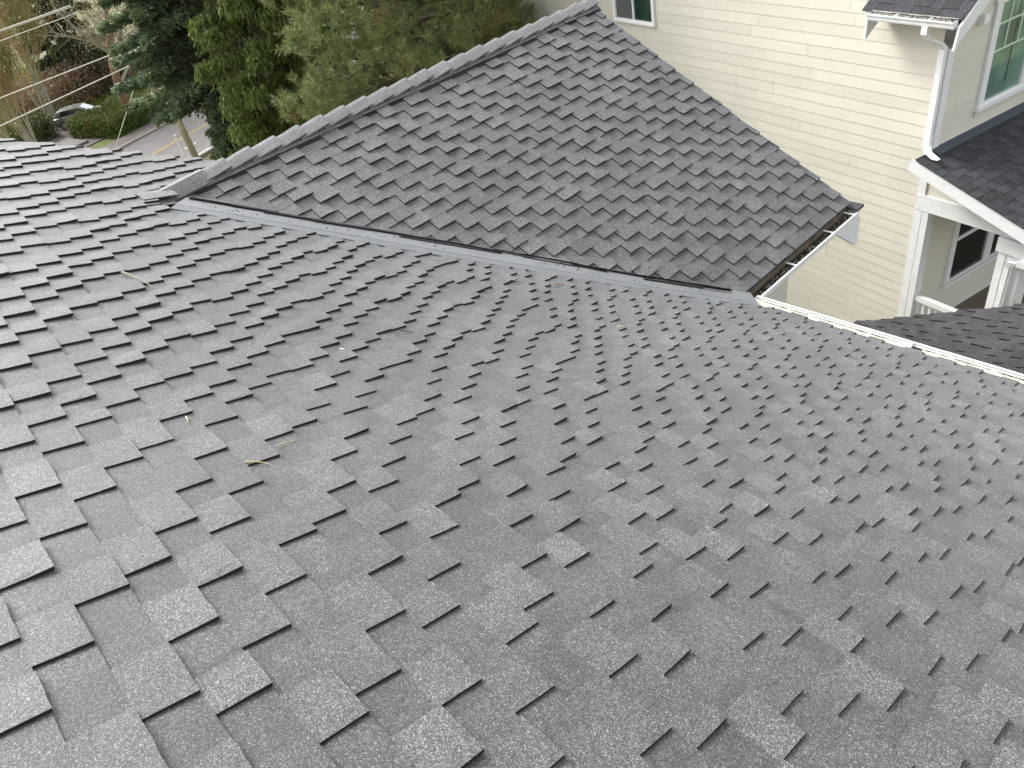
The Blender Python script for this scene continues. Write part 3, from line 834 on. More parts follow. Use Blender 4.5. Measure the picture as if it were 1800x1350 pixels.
# corner boards
def bx(name, org, ax, out, s0, s1, o0, o1, z0, z1, mat=None, parent=None):
    m = MB(); m.box(org, ax, out, ZZ, s0, s1, o0, o1, z0, z1); return m.build(name, mat or M['white'], parent or bh)
bx('corner_board', O1, H1, out1, 6.312, 6.43, .0, .022, -10.0, -3.62)
bx('corner_board', O2, H2, out2, 9.976, 10.10, .0, .020, -10.0, -3.60)
bx('corner_board', O1, H1, out1, 17.9, 18.03, .0, .024, -10.0, -1.5)
bx('corner_board', O1, H1, out1, 14.62, 14.74, .0, .024, -10.0, -1.5)
bx('belly_band', O1, H1, out1, 18.03, 18.40, -.3, .05, -4.62, -4.52)
bx('skirt_board', O2, H2, out2, 10.10, 18.0, .0, .022, -5.135, -5.02)
# upper window in the front wall
def window(name, org, ax, out, s0, s1, z0, z1, parent, glass, halves=2, trim=.09, sill=True, rail=None, munt=None, vertical_split=True, glassmats=None, headw=.12):
    w_ = empty(name, parent=parent); w_.matrix_parent_inverse = world_inv(parent)
    B = lambda nm, a, b, o0, o1, c, d_, mt: bx(nm, org, ax, out, a, b, o0, o1, c, d_, mt, w_)
    if trim:
        B('casing', s0 - trim, s0, 0, .05, z0, z1, M['white']); B('casing', s1, s1 + trim, 0, .05, z0, z1, M['white'])
        B('head_casing', s0 - trim - .02, s1 + trim + .02, 0, .056, z1, z1 + headw, M['white'])
    if sill: B('sill', s0 - trim - .01, s1 + trim + .01, 0, .075, z0 - .05, z0, M['white'])
    f = .035
    B('frame', s0, s0 + f, 0, .042, z0, z1, M['vinyl']); B('frame', s1 - f, s1, 0, .042, z0, z1, M['vinyl'])
    B('frame', s0 + f, s1 - f, 0, .042, z0, z0 + f, M['vinyl']); B('frame', s0 + f, s1 - f, 0, .042, z1 - f, z1, M['vinyl'])
    n = halves; L = (s1 - s0 - 2 * f)
    for i in range(n):
        a = s0 + f + L * i / n; b = s0 + f + L * (i + 1) / n
        if i: B('mullion', a - .02, a + .02, 0, .040, z0 + f, z1 - f, M['vinyl'])
        gm = glassmats[i] if glassmats else glass
        B('pane', a + (.02 if i else 0), b - (.02 if i < n - 1 else 0), 0, .008, z0 + f, z1 - f, gm)
    return w_
uw = window('upper_window', O1, H1, out1, 12.52, 13.76, -3.86, -2.55, w1, M['glass_dark'], 2, trim=.0, sill=False, glassmats=[mat_simple('deep_green_glass', (.012, .035, .025), .08, .4, 2), M['screen']])
bx('casing', O1, H1, out1, 12.47, 12.52, 0, .05, -3.90, -2.5, M['vinyl'], uw); bx('casing', O1, H1, out1, 13.76, 13.81, 0, .05, -3.90, -2.5, M['vinyl'], uw)
bx('sill', O1, H1, out1, 12.52, 13.76, 0, .06, -3.90, -3.86, M['vinyl'], uw)
# low window at the left, behind the gutter
lw = window('low_window', O1, H1, out1, 9.06, 9.9, -9.8, -8.2, w1, M['curtain'], 1, trim=.13, sill=False)
# tall grid window in the side wall (double-hung pairs)
for k, (a, b) in enumerate(((10.94, 11.86), (11.98, 12.90))):
    gw = window('grid_window', O2, H2, out2, a, b, -4.66, -3.24, w2, M['glass_reflect'], 1, trim=.0, sill=False)
    for zz_ in (-3.56, -3.93):
        bx('muntin', O2, H2, out2, a + .035, b - .035, 0.0085, .024, zz_ - .011, zz_ + .011, M['muntin'], gw)
    for q in (.32, .64):
        bx('muntin', O2, H2, out2, a + (b - a) * q - .010, a + (b - a) * q + .010, 0.0085, .023, -3.92, -3.275, M['muntin'], gw)
    bx('blind_cord', O2, H2, out2, a + .50, a + .515, 0.0085, .012, -4.45, -3.275, M['glass_dark'], gw)
bx('casing', O2, H2, out2, 10.84, 10.94, 0, .05, -4.66, -3.24, M['white'], w2)
bx('casing', O2, H2, out2, 11.86, 11.98, 0, .05, -4.66, -3.24, M['white'], w2)
bx('casing', O2, H2, out2, 12.90, 13.02, 0, .05, -4.66, -3.24, M['white'], w2)
bx('head_casing', O2, H2, out2, 10.80, 13.06, 0, .056, -3.24, -3.07, M['white'], w2)
bx('sill', O2, H2, out2, 10.82, 13.04, 0, .08, -4.715, -4.66, M['white'], w2)
bx('apron', O2, H2, out2, 10.84, 13.02, 0, .03, -4.80, -4.715, M['siding'], w2)
# small vent box under the rake
bx('vent_hood', O2, H2, out2, 10.50, 10.62, 0, .10, -3.42, -3.30, M['vinyl'], w2)
# first-floor window under the porch
for k, (a, b) in enumerate(((11.02, 11.98), (12.10, 13.06))):
    pw = window('porch_window', O2, H2, out2, a, b, -7.74, -6.52, bh, M['glass_dark'], 1, trim=.0, sill=False)
    bx('meeting_rail', O2, H2, out2, a + .035, b - .035, 0.0085, .035, -6.96, -6.89, M['vinyl'], pw)
    bx('muntin', O2, H2, out2, a + .46, a + .48, 0.0085, .022, -6.89, -6.555, M['vinyl'], pw)
for a, b in ((10.92, 11.02), (11.98, 12.10), (13.06, 13.16)):
    bx('casing', O2, H2, out2, a, b, 0.004, .05, -7.74, -6.40, M['white'])
bx('head_casing', O2, H2, out2, 10.90, 13.18, .004, .056, -6.40, -6.27, M['white'])
bx('window_sill', O2, H2, out2, 10.90, 13.18, .004, .08, -7.80, -7.74, M['white'])
bx('base_board', O2, H2, out2, 10.02, 18.0, .004, .03, -8.55, -8.43, M['white'])
# porch: shed roof, header, post, column, floor, railing
porch = empty('porch', parent=bh); porch.matrix_parent_inverse = world_inv(bh)
PS = .32   # slope of shed roof (fall per metre along -H1)
def SP(t, v, w_):   # t along H2, v down slope (-H1) from side wall
    c_, s_ = math.cos(math.atan(PS)), math.sin(math.atan(PS))
    return tuple(H2 * t - H1 * (v * c_ + w_ * s_) + H1 * (W2D + .0) + ZZ * (-5.00 - v * s_ + w_ * c_))
m = MB(); m.add([SP(t, v, w_) for t in (9.62, 18) for v in (.01, 2.6) for w_ in (-.02, -.12)], [(0, 4, 6, 2), (1, 3, 7, 5), (0, 1, 5, 4), (2, 6, 7, 3), (4, 5, 7, 6), (0, 2, 3, 1)])
shed = m.build('porch_roof', M['felt'], porch)
st, tb = roof_field(SP, 9.58, 17, [2.64 - E_ * i for i in range(18)], E_, [(0, -1, -.05)], 51, scl=.8, hs=.55, keep=lambda a, v: a < 14)
build_field(shed, st, tb, M['shingle_dark'], 110, np.array((0, 0, 1.)))
m = MB(); m.add([SP(t, v, w_) for t in (9.95, 17) for v in (.002, .16) for w_ in (.0145, .020)] , [(0, 4, 6, 2), (1, 3, 7, 5), (0, 1, 5, 4), (2, 6, 7, 3), (4, 5, 7, 6), (0, 2, 3, 1)])
m.build('wall_flashing', M['flash_blue'], porch)
m = MB()
for t0, t1 in ((9.60, 9.62),):
    m.prism([SP(t0, .0 - .02, -.02), SP(t0, 2.6, -.02), SP(t0, 2.6, -.20), SP(t0, -.02, -.20)], [SP(t1, -.02, -.02), SP(t1, 2.6, -.02), SP(t1, 2.6, -.20), SP(t1, -.02, -.20)])
m.build('rake_board', M['white'], porch)
# gable infill board between header and rake
m = MB(); pr = [(6.33, -5.13), (4.0, -5.13 - 2.33 * PS), (4.0, -5.98), (6.33, -5.75)]
m.prism([O1 + H1 * p[0] + ZZ * p[1] for p in pr], [O1 + H1 * p[0] + ZZ * p[1] - out1 * .03 for p in pr]); m.build('gable_board', M['wallplain'], porch)
bx('header_beam', O1, H1, out1, 4.62, 6.43, -.14, .03, -5.965, -5.715, M['white'], porch)
bx('post', O1, H1, out1, 6.20, 6.31, -.14, .02, -9.95, -5.966, M['white'], porch)
bx('column', O1, H1, out1, 4.72, 5.03, -.28, .02, -9.9, -6.2, M['white'], porch)
bx('column_trim', O1, H1, out1, 4.70, 4.80, .0201, .035, -9.9, -6.2, M['white'], porch)
bx('column_trim', O1, H1, out1, 4.95, 5.05, .0201, .035, -9.9, -6.2, M['white'], porch)
bx('capital', O1, H1, out1, 4.66, 5.09, -.32, .06, -6.2, -5.98, M['white'], porch)
bx('porch_floor', np.zeros(3), H2, -H1, 9.75, 18.0, -W2D + .01, -3.2, -8.62, -8.44, M['porchfloor'], porch)
bx('porch_skirt', O1, H1, out1, 3.4, 6.2, .0, .03, -10.1, -8.45, M['siding'], porch)
bx('hand_rail', O1, H1, out1, 5.03, 6.20, -.09, .0, -7.57, -7.48, M['white'], porch)
bx('bottom_rail', O1, H1, out1, 5.03, 6.20, -.07, -.02, -8.34, -8.28, M['white'], porch)
for k in range(10):
    s = 5.10 + k * .115
    bx('baluster', O1, H1, out1, s, s + .035, -.065, -.03, -8.28, -7.57, M['white'], porch)
bx('porch_gutter', O1, H1, out1, 3.3, 4.72, .06, .16, -6.28, -6.20, M['whitealu'], porch)
m = MB(); m.rect_tube([O1 + H1 * 4.66 + out1 * .11 + ZZ * -6.24, O1 + H1 * 4.82 + out1 * .10 + ZZ * -6.27, O1 + H1 * 4.86 + out1 * .08 + ZZ * -6.36], H1, out1, .035, .03)
m.rect_tube([O1 + H1 * 4.86 + out1 * .08 + ZZ * -6.36, O1 + H1 * 4.87 + out1 * .075 + ZZ * -9.8], H1, out1, .035, .025)
m.build('downspout', M['whitealu'], porch)
# small roof over the corner with gutter and rake
cr = empty('corner_roof', parent=bh); cr.matrix_parent_inverse = world_inv(bh)
PR = .80; ca, sa = math.cos(math.atan(PR)), math.sin(math.atan(PR))
def SC(s, v, w_):     # s along H1, v DOWN slope from a ridge line at H2=12.2
    return tuple(H1 * s + H2 * (12.2 - v * ca - w_ * sa) + ZZ * (-.86 - v * sa + w_ * ca))
vtop = (12.2 - 9.62) / ca
dz = -3.10 - (-.86 - vtop * sa)
def SC2(s, v, w_):
    p = SC(s, v, w_); return (p[0], p[1], p[2] + dz)
m = MB(); m.add([SC2(s, v, w_) for s in (6.02, 7.42) for v in (0, vtop) for w_ in (-.015, -.10)], [(0, 4, 6, 2), (1, 3, 7, 5), (0, 1, 5, 4), (2, 6, 7, 3), (4, 5, 7, 6), (0, 2, 3, 1)])
cdeck = m.build('roof_deck', M['felt'], cr)
st, tb = roof_field(SC2, 5.98, 7.46, [vtop + .02 - E_ * i for i in range(20)], E_, [(0, -1, -.02)], 61, scl=1.0, hs=.6)
build_field(cdeck, st, tb, M['shingle_dark'], 40, np.array((0, 0, 1.)))
m = MB(); q = [SC2(5.99, -.02, -.018), SC2(5.99, vtop + .10, -.018), SC2(5.99, vtop + .30, -.20), SC2(5.99, -.02, -.20)]
m.prism(q, [tuple(np.array(p) - H1 * .03) for p in q]); m.build('rake_board', M['white'], cr)
m = MB(); q = [SC2(7.40, vtop - .25, -.10), SC2(7.40, vtop + .02, -.05), tuple(H1 * 7.40 + H2 * 9.62 + ZZ * -3.50), tuple(H1 * 7.40 + H2 * 9.97 + ZZ * -3.24)]
m.prism(q, [tuple(np.array(p) - H1 * .03) for p in q]); m.build('soffit_return', M['white'], cr)
m = MB(); q = [(H2 * 9.62 + ZZ * -3.12), (H2 * 9.62 + ZZ * -3.22), (H2 * 9.98 + ZZ * -3.22), (H2 * 9.98 + ZZ * -2.84)]
m.prism([p + H1 * 7.39 for p in q], [p + H1 * 6.06 for p in q]); m.build('soffit', M['wallplain'], cr)
g, A, B, d, out, zz, Ln = gutter('corner_gutter', H1 * 7.30 + H2 * 9.615 + ZZ * -3.10, H1 * 6.04 + H2 * 9.615 + ZZ * -3.10, -H2, .10, .12, M['old_alu'], cr, M['whitealu'])
debris(g, A, d, out, Ln, .01, .1, -.03, 160, M['muck'], 66, .005, .018)
hangers(g, A, d, out, (.42, .92), .11)
sp = lambda s, h, z: H1 * s + H2 * h + ZZ * z
m = MB(); m.rect_tube([sp(6.42, 9.55, -3.20), sp(6.42, 9.55, -3.30), sp(6.41, 9.62, -3.38), sp(6.38, 9.86, -3.50), sp(6.375, 9.925, -3.58)], H1, H2, .042, .032)
m.rect_tube([sp(6.375, 9.93, -3.56), sp(6.375, 9.93, -4.82)], H1, H2, .043, .033)
m.rect_tube([sp(6.375, 9.93, -4.80), sp(6.36, 9.90, -4.90), sp(6.28, 9.82, -4.965), sp(6.10, 9.76, -5.01)], H1, H2, .045, .035)
ds = m.build('downspout', M['whitealu'], cr)
# roof of the taller part of the house (above the frame)
m = MB(); m.prism([H1 * s + H2 * h + ZZ * z for s, h, z in ((7.1, 9.5, -1.42), (18.4, 9.5, -1.42), (18.4, 14.2, 1.4), (7.1, 14.2, 1.4))], [H1 * s + H2 * h + ZZ * z for s, h, z in ((7.1, 9.5, -1.30), (18.4, 9.5, -1.30), (18.4, 14.2, 1.52), (7.1, 14.2, 1.52))])
m.prism([H1 * s + H2 * h + ZZ * z for s, h, z in ((7.1, 19, -1.42), (18.4, 19, -1.42), (18.4, 14.2, 1.4), (7.1, 14.2, 1.4))], [H1 * s + H2 * h + ZZ * z for s, h, z in ((7.1, 19, -1.30), (18.4, 19, -1.30), (18.4, 14.2, 1.52), (7.1, 14.2, 1.52))])
m.build('upper_roof', M['shingle_dark'], bh)

# ------------------------------------------------------------------ ground, street
def gz(x, y):
    t = min(1, max(0, (y - 14) / 24)); t = t * t * (3 - 2 * t)
    return -9.95 - 2.05 * t
VV = []; FF = []; X = np.concatenate([np.linspace(-700, -60, 9), np.linspace(-50, 120, 35), np.linspace(140, 800, 9)]); Y = np.concatenate([np.linspace(-300, -20, 6), np.linspace(-15, 110, 40), np.linspace(130, 1200, 9)])
for y in Y:
    for x in X: VV.append((x, y, gz(x, y) - .03))
nx = len(X)
for j in range(len(Y) - 1):
    for i in range(nx - 1): FF.append((j * nx + i, j * nx + i + 1, (j + 1) * nx + i + 1, (j + 1) * nx + i))
tag(mobj('ground', VV, FF, M['ground']), kind='structure')
ra = R(21); rd = np.array((math.cos(ra), math.sin(ra), 0)); rn = np.array((-math.sin(ra), math.cos(ra), 0)); rc = np.array((13.6, 46.9, -12.0))
def flat(name, org, ax, ay, a0, a1, b0, b1, z, mat, th=.0, kind='structure', parent=None):
    m = MB()
    if th: m.box(org, ax, ay, (0, 0, 1), a0, a1, b0, b1, z - th, z)
    else: m.add([org + ax * a + ay * b + ZZ * z for a, b in ((a0, b0), (a1, b0), (a1, b1), (a0, b1))], [(0, 1, 2, 3)])
    o = m.build(name, mat, parent)
    if kind: o['kind'] = kind
    return o
flat('road', rc, rd, rn, -90, 160, -3.9, 4.2, -.002, M['asphalt'])
for o_ in (.0, .18): flat('road_marking', rc, rd, rn, -90, 160, .32 + o_, .42 + o_, .004, M['yellow'])
flat('road_marking', rc, rd, rn, -90, 160, -3.45, -3.35, .004, M['whiteline'])
flat('road_marking', rc, rd, rn, -.4, .5, -1.6, -1.45, .004, M['whiteline'])
flat('pavement', rc, rd, rn, -90, 160, 4.36, 6.0, .12, M['asphalt2'], th=.2)
flat('kerb', rc, rd, rn, -90, 160, 4.2, 4.35, .13, M['concrete'], th=.2)
flat('kerb', rc, rd, rn, -90, 160, -4.05, -3.9, .13, M['concrete'], th=.2)
flat('driveway', np.array((9.6, 59.5, -12.0)), rd, rn, -3.2, 6.6, -5.2, 4.2, .02, M['asphalt2'])
flat('kerb', np.array((9.6, 59.5, -12.0)), np.array((.37, .93, 0)) / 1.0, np.array((-.93, .37, 0)), -5.5, 4, 2.9, 3.05, .10, M['concrete'], th=.2)
m = MB(); m.box((10.6, 56.6, -12), (.97, .2, 0), (-.2, .97, 0), (0, 0, 1), -1.2, .4, -1.4, 1.4, .0, .16)
tag(m.build('access_ramp', M['asphalt']), kind='structure')

# ------------------------------------------------------------------ foliage tools
def leaf_quads(P, D, S, L, W):
    """P (n,3) centre base, D unit direction, S side unit, L,W arrays -> diamond quads"""
    n = len(P); L = L[:, None]; W = W[:, None]
    V = np.stack([P, P + D * L * .5 + S * W * .5, P + D * L, P + D * L * .5 - S * W * .5], axis=1).reshape(-1, 3)
    return V, np.arange(4 * n).reshape(n, 4)
def unit(v): return v / (np.linalg.norm(v, axis=-1, keepdims=True) + 1e-9)
def rdir(r, n): return unit(r.normal(size=(n, 3)))
def trunk(tree, base, top, r0, r1, mat, lean=(0, 0), seed=0, name='trunk'):
    r = random.Random(seed); pts = []; rad = []
    for i in range(9):
        t = i / 8; pts.append((base[0] + lean[0] * t + .05 * math.sin(t * 5 + seed), base[1] + lean[1] * t, base[2] + (top - base[2]) * t)); rad.append(r0 + (r1 - r0) * t)
    m = MB(); m.tube(pts, rad, 8); return m.build(name, mat, tree, smooth=True)

def conifer(label, base, height, radius, n_br, leaf_mat, seed, style='spruce', zmin=.0, group=None, leaf=(.16, .05), per=60, bark='bark', name='conifer_tree', nscale=1.0, power=1.0):
    r = np.random.RandomState(seed)
    tree = empty(name, label, 'tree', group, loc=base)
    trunk(tree, base, base[2] + height, .02 * height + .05, .03, M[bark], seed=seed)
    base = np.array(base)
    P = []; Dr = []; S = []; Ls = []; Ws = []
    brm = MB()
    for k in range(n_br):
        f = zmin + (1 - zmin) * (k + r.rand()) / n_br          # height fraction
        z = f * height
        rr = radius * (1 - f) ** power * r.uniform(.75, 1.12) + .25
        az = k * 2.399 + r.uniform(-.5, .5)
        dirh = np.array((math.cos(az), math.sin(az), 0)); sd_ = np.array((-math.sin(az), math.cos(az), 0))
        droop = {'spruce': .28, 'cedar': .22, 'pine': -.12}[style] * r.uniform(.6, 1.4)
        tt = np.linspace(0, 1, 7)
        curve = lambda t: base + dirh * (rr * t)[:, None] + ZZ * (z - droop * rr * t ** 1.0 + .25 * droop * rr * t ** 3)[:, None]
        pts = curve(tt)
        if rr > .8: brm.tube(list(pts[:6]), [.03 * (1 - .75 * i / 5) + .006 for i in range(6)], 4, cap=False)
        n = int(per * (rr / radius + .15) * nscale)
        if style == 'spruce':
            # secondary twigs left and right of the branch
            t = r.uniform(.12, 1.0, n) ** .8
            side = r.uniform(-1, 1, n) * (.42 * rr * (1.05 - t) + .10)
            c = curve(t) + sd_ * side[:, None] + ZZ * (-.22 * np.abs(side) + r.normal(0, .04, n))[:, None]
            for j in range(5):
                dd = unit(dirh * .75 + sd_ * np.sign(side)[:, None] * .6 + rdir(r, n) * .55 + ZZ * -.12)
                P.append(c + rdir(r, n) * .07); Dr.append(dd); S.append(unit(np.cross(dd, rdir(r, n)))); Ls.append(r.uniform(.7, 1.3, n) * leaf[0]); Ws.append(r.uniform(.7, 1.3, n) * leaf[1])
        elif style == 'cedar':
            t = r.uniform(.2, 1.0, n) ** .7
            side = r.uniform(-1, 1, n) * (.30 * rr * (1.1 - t) + .16)
            c = curve(t) + sd_ * side[:, None]
            sw = unit(np.stack([r.normal(0, .25, n), r.normal(0, .25, n), -np.ones(n)], 1))
            ln = r.uniform(.25, .6, n)
            for j in range(7):
                q = r.uniform(0, 1, n)
                pos = c + sw * (ln * q)[:, None] + rdir(r, n) * (.045 * (1.1 - q))[:, None]
                dd = unit(sw + rdir(r, n) * .35)
                P.append(pos); Dr.append(dd); S.append(unit(np.cross(dd, rdir(r, n)))); Ls.append(r.uniform(.7, 1.3, n) * leaf[0]); Ws.append(r.uniform(.7, 1.3, n) * leaf[1])
        else:   # pine tufts
            n = max(3, int(n * .16))
            t = r.uniform(.35, 1.03, n) ** .6
            side = r.uniform(-1, 1, n) * (.38 * rr * (1.1 - t) + .2)
            c = curve(np.minimum(t, 1)) + sd_ * side[:, None] + ZZ * (r.normal(0, .20, n))[:, None]
            ax = unit(dirh * .5 + sd_ * np.sign(side)[:, None] * .3 + ZZ * .55 + rdir(r, n) * .5)
            for j in range(46):
                h = r.uniform(-.10, .16, n)
                dd = unit(ax * r.uniform(-.1, 1.0, n)[:, None] + rdir(r, n) * .9)
                P.append(c + ax * h[:, None]); Dr.append(dd); S.append(unit(np.cross(dd, rdir(r, n)))); Ls.append(r.uniform(.7, 1.2, n) * leaf[0]); Ws.append(np.full(n, leaf[1]) * r.uniform(.7, 1.3, n))
    P, Dr, S = (np.concatenate(a) for a in (P, Dr, S)); Ls = np.concatenate(Ls); Ws = np.concatenate(Ws)
    V, Q = leaf_quads(P, Dr, S, Ls, Ws)
    npmesh('crown', V, Q, leaf_mat, tree, kind='stuff')
    if brm.V: brm.build('limbs', M[bark], tree, kind='stuff')
    return tree

conifer('tall dark green spruce with drooping boughs above the wooden pole', (9.8, 27.3, -11.6), 19, 2.9, 150, M['spruce'], 1, 'spruce', zmin=.30, per=210, leaf=(.19, .065), name='spruce_tree', power=.55, nscale=1.4)
conifer('small grey green spruce at the foot of the big one, beside the cedar', (9.35, 25.1, -11.4), 6.0, 1.1, 90, M['spruce'], 7, 'spruce', zmin=.2, per=120, leaf=(.15, .05), name='spruce_tree', power=.5)
conifer('yellow green cedar with long hanging sprays, between the spruce and the pine', (10.45, 22.7, -11.3), 19, 2.25, 200, M['cedar'], 2, 'cedar', zmin=.06, per=150, leaf=(.14, .05), name='cedar_tree', power=.4, nscale=1.6)
conifer('bushy green pine with browning inner needles above the ridge', (11.2, 16.3, -10.8), 14.5, 3.8, 190, M['pine'], 3, 'pine', zmin=.10, per=190, leaf=(.17, .016), name='pine_tree', power=.35, nscale=1.25)
conifer('second bushy pine standing close to the corner of the cream house', (13.2, 17.4, -10.8), 13.5, 2.9, 140, M['pine'], 33, 'pine', zmin=.10, per=160, leaf=(.17, .016), name='pine_tree', power=.35, nscale=1.0)

# ------------------------------------------------------------------ bare trees
def bare_tree(name, label, base, height, mat, seed, levels=4, spread=.55, twig_mat=None, n_leaf=0, leaf_mat=None, trunk_r=.16, up=.35, kids=5, droop=0.0, lean=(0, 0), stems=1, cat='tree', group=None, mass_color=None):
    r = random.Random(seed); tree = empty(name, label, cat, group, loc=base)
    big = MB(); small = MB(); tips = []
    def grow(p, d, L, rad, lev):
        n = 4; pts = [p]; dd = Vector(d)
        for i in range(n):
            dd = (dd + Vector((r.gauss(0, .12), r.gauss(0, .12), up * .12 - droop * .12 * lev))).normalized()
            pts.append(pts[-1] + dd * L / n)
        rads = [rad * (1 - .6 * i / n) for i in range(n + 1)]
        (big if lev == 0 else small).tube([tuple(q) for q in pts], rads, 7 if lev == 0 else 3, cap=False)
        if lev >= levels: tips.append((pts[-1], dd)); tips.append((pts[2], dd)); return
        for k in range(kids + (3 if lev == 0 else 0)):
            t = r.uniform(.25, 1.0); q = pts[0].lerp(pts[-1], t)
            idx = min(n - 1, int(t * n)); q = pts[idx].lerp(pts[idx + 1], t * n - idx)
            a = r.uniform(0, 6.28); perp = dd.cross(Vector((math.cos(a), math.sin(a), .3))).normalized()
            nd = (dd * (1 - spread) + perp * spread + Vector((0, 0, up * .3))).normalized()
            grow(q, nd, L * r.uniform(.42, .62), rad * .42, lev + 1)
    for s_ in range(stems):
        off = Vector((r.uniform(-.3, .3), r.uniform(-.3, .3), 0)) * (stems > 1)
        grow(Vector(base) + off, Vector((lean[0] + r.uniform(-.15, .15) * (stems > 1) * 2, lean[1] + r.uniform(-.15, .15) * (stems > 1) * 2, 1)).normalized(), height * .62, trunk_r, 0)
    big.build('trunk', mat, tree, smooth=True)
    small.build('twigs', twig_mat or mat, tree, kind='stuff')
    if n_leaf:
        rr = np.random.RandomState(seed); T = np.array([t[0] for t in tips]); idx = rr.randint(0, len(T), n_leaf)
        P = T[idx] + rr.normal(0, .22, (n_leaf, 3)); d_ = rdir(rr, n_leaf)
        V, Q = leaf_quads(P, d_, unit(np.cross(d_, rdir(rr, n_leaf))), rr.uniform(.06, .13, n_leaf), rr.uniform(.04, .08, n_leaf))
        npmesh('leaves', V, Q, leaf_mat, tree, kind='stuff')
    return tree
bare_tree('bare_tree', 'half bare tree with a reddish trunk and a few dry leaves beside the trimmed hedge', (14.7, 56.3, -12.0), 12.5, M['bark_red'], 5, levels=3, spread=.62, twig_mat=M['twig_grey'], n_leaf=5000, leaf_mat=M['deadleaf'], trunk_r=.34, kids=6, up=.2)
for k, (x, y, h, s) in enumerate(((7.9, 51.4, 10.0, 71), (11.3, 63.5, 13.0, 72), (7.4, 57.0, 8.0, 73))):
    bare_tree('willow_thicket', ('tall tan thicket of fine leafless stems nearest the edge of the picture', 'tan leafless thicket behind the first one, over bright grass', 'low grey leafless shrub rising from the bramble bank')[k], (x, y, -12.0), h, M['twig_grey'], s, levels=3, spread=.34, twig_mat=M['twig_tan'], trunk_r=.08, kids=5, up=.8, stems=7 if k < 2 else 5, cat='shrub', group='leafless thickets on the grass', n_leaf=30000 if k < 2 else 8000, leaf_mat=M['dryg'])
# distant conifers
far = [((16.2, 70.5, -12), 20, 3.6, 'yellowish green conifer with a ragged side, far beyond the bare trees'), ((27, 70, -12), 26, 5.5, 'dark distant conifer seen over the spruce boughs'),
       ((20, 38, -12), 18, 4.2, 'dark conifer filling the gap between spruce and cedar'), ((26, 36, -12), 19, 4.5, 'dark conifer behind the pine and cedar tops'), ((28, 28, -11), 19, 4.5, 'dark conifer behind the corner of the cream house'),
       ((34, 84, -12), 26, 6, 'far conifer showing small above the others, right of the yellowish one')]
for k, (b, h, rr_, lab) in enumerate(far):
    conifer(lab, b, h, rr_, 110, M['farfir'] if k in (0, 1, 5) else M['spruce'], 90 + k, 'cedar' if k == 0 else 'spruce', zmin=.05, per=90, leaf=(.34, .12), name='conifer_tree', group='dark conifers beyond the street', power=.7)

# hedge, brambles, grass
def leafy_box(name, label, cat, c, ax, ay, sx, sy, sz, n, mat, seed, leaf=(.12, .09), kind=None, rough=.12):
    r = np.random.RandomState(seed); c = np.array(c, float)
    u = r.uniform(-1, 1, (n, 3)); f = r.randint(0, 5, n)
    u[f == 0, 2] = 1; u[f == 1, 0] = 1; u[f == 2, 0] = -1; u[f == 3, 1] = 1; u[f == 4, 1] = -1
    ztop = 1 + .12 * np.sin(u[:, 0] * 5 + 1) * np.cos(u[:, 1] * 3)
    P = c + ax * (u[:, 0] * sx / 2)[:, None] + ay * (u[:, 1] * sy / 2)[:, None] + ZZ * ((u[:, 2] * .5 + .5) * sz * ztop)[:, None]
    P = P + r.normal(0, rough, (n, 3)); d_ = unit(rdir(r, n) + ZZ * .35)
    V, Q = leaf_quads(P, d_, unit(np.cross(d_, rdir(r, n))), r.uniform(.6, 1.4, n) * leaf[0], r.uniform(.6, 1.4, n) * leaf[1])
    if kind == 'stuff':
        o = npmesh(name, V, Q, mat); tag(o, label, cat, kind='stuff'); return o
    t = empty(name, label, cat, loc=tuple(c))
    npmesh('leaves', V, Q, mat, t, kind='stuff')
    m = MB(); m.box(c, ax, ay, ZZ, -sx / 2 * .93, sx / 2 * .93, -sy / 2 * .93, sy / 2 * .93, 0, sz * .88); m.build('branches', M['bark'], t)
    return t
leafy_box('hedge', 'trimmed green ivy covered hedge between the driveway and the street', 'hedge', np.array((14.1, 56.5, -12.0)), rd, rn, 4.4, 4.8, 1.0, 45000, M['ivy'], 3, (.13, .10))
leafy_box('bramble_bank', 'brown bramble bank along the driveway', 'brambles', (5.8, 60.6, -12.05), rd, rn, 8.5, 3.8, 1.3, 26000, M['bramble'], 4, (.16, .09), kind='stuff', rough=.3)
leafy_box('dry_undergrowth', 'reddish brown undergrowth behind the parked car', 'undergrowth', (17.5, 70.5, -12.05), rd, rn, 18, 5.0, 2.2, 50000, M['deadleaf'], 6, (.18, .10), kind='stuff', rough=.5)
leafy_box('street_shrub', 'dark low shrub at the foot of the cedar by the street', 'shrub', (12.6, 33, -12.0), rd, rn, 6, 3, 1.3, 12000, M['ivy'], 8, (.13, .09))
r_ = np.random.RandomState(9); n = 60000
P = np.stack([r_.uniform(-6, 22, n), r_.uniform(64, 96, n), np.full(n, -12.03)], 1); d_ = unit(np.stack([r_.normal(0, .4, n), r_.normal(0, .4, n), np.ones(n)], 1))
V, Q = leaf_quads(P, d_, unit(np.cross(d_, rdir(r_, n))), r_.uniform(.15, .45, n), r_.uniform(.04, .10, n))
tag(npmesh('grass', V, Q, M['grassblade']), 'bright green grass beyond the driveway', 'grass', kind='stuff')

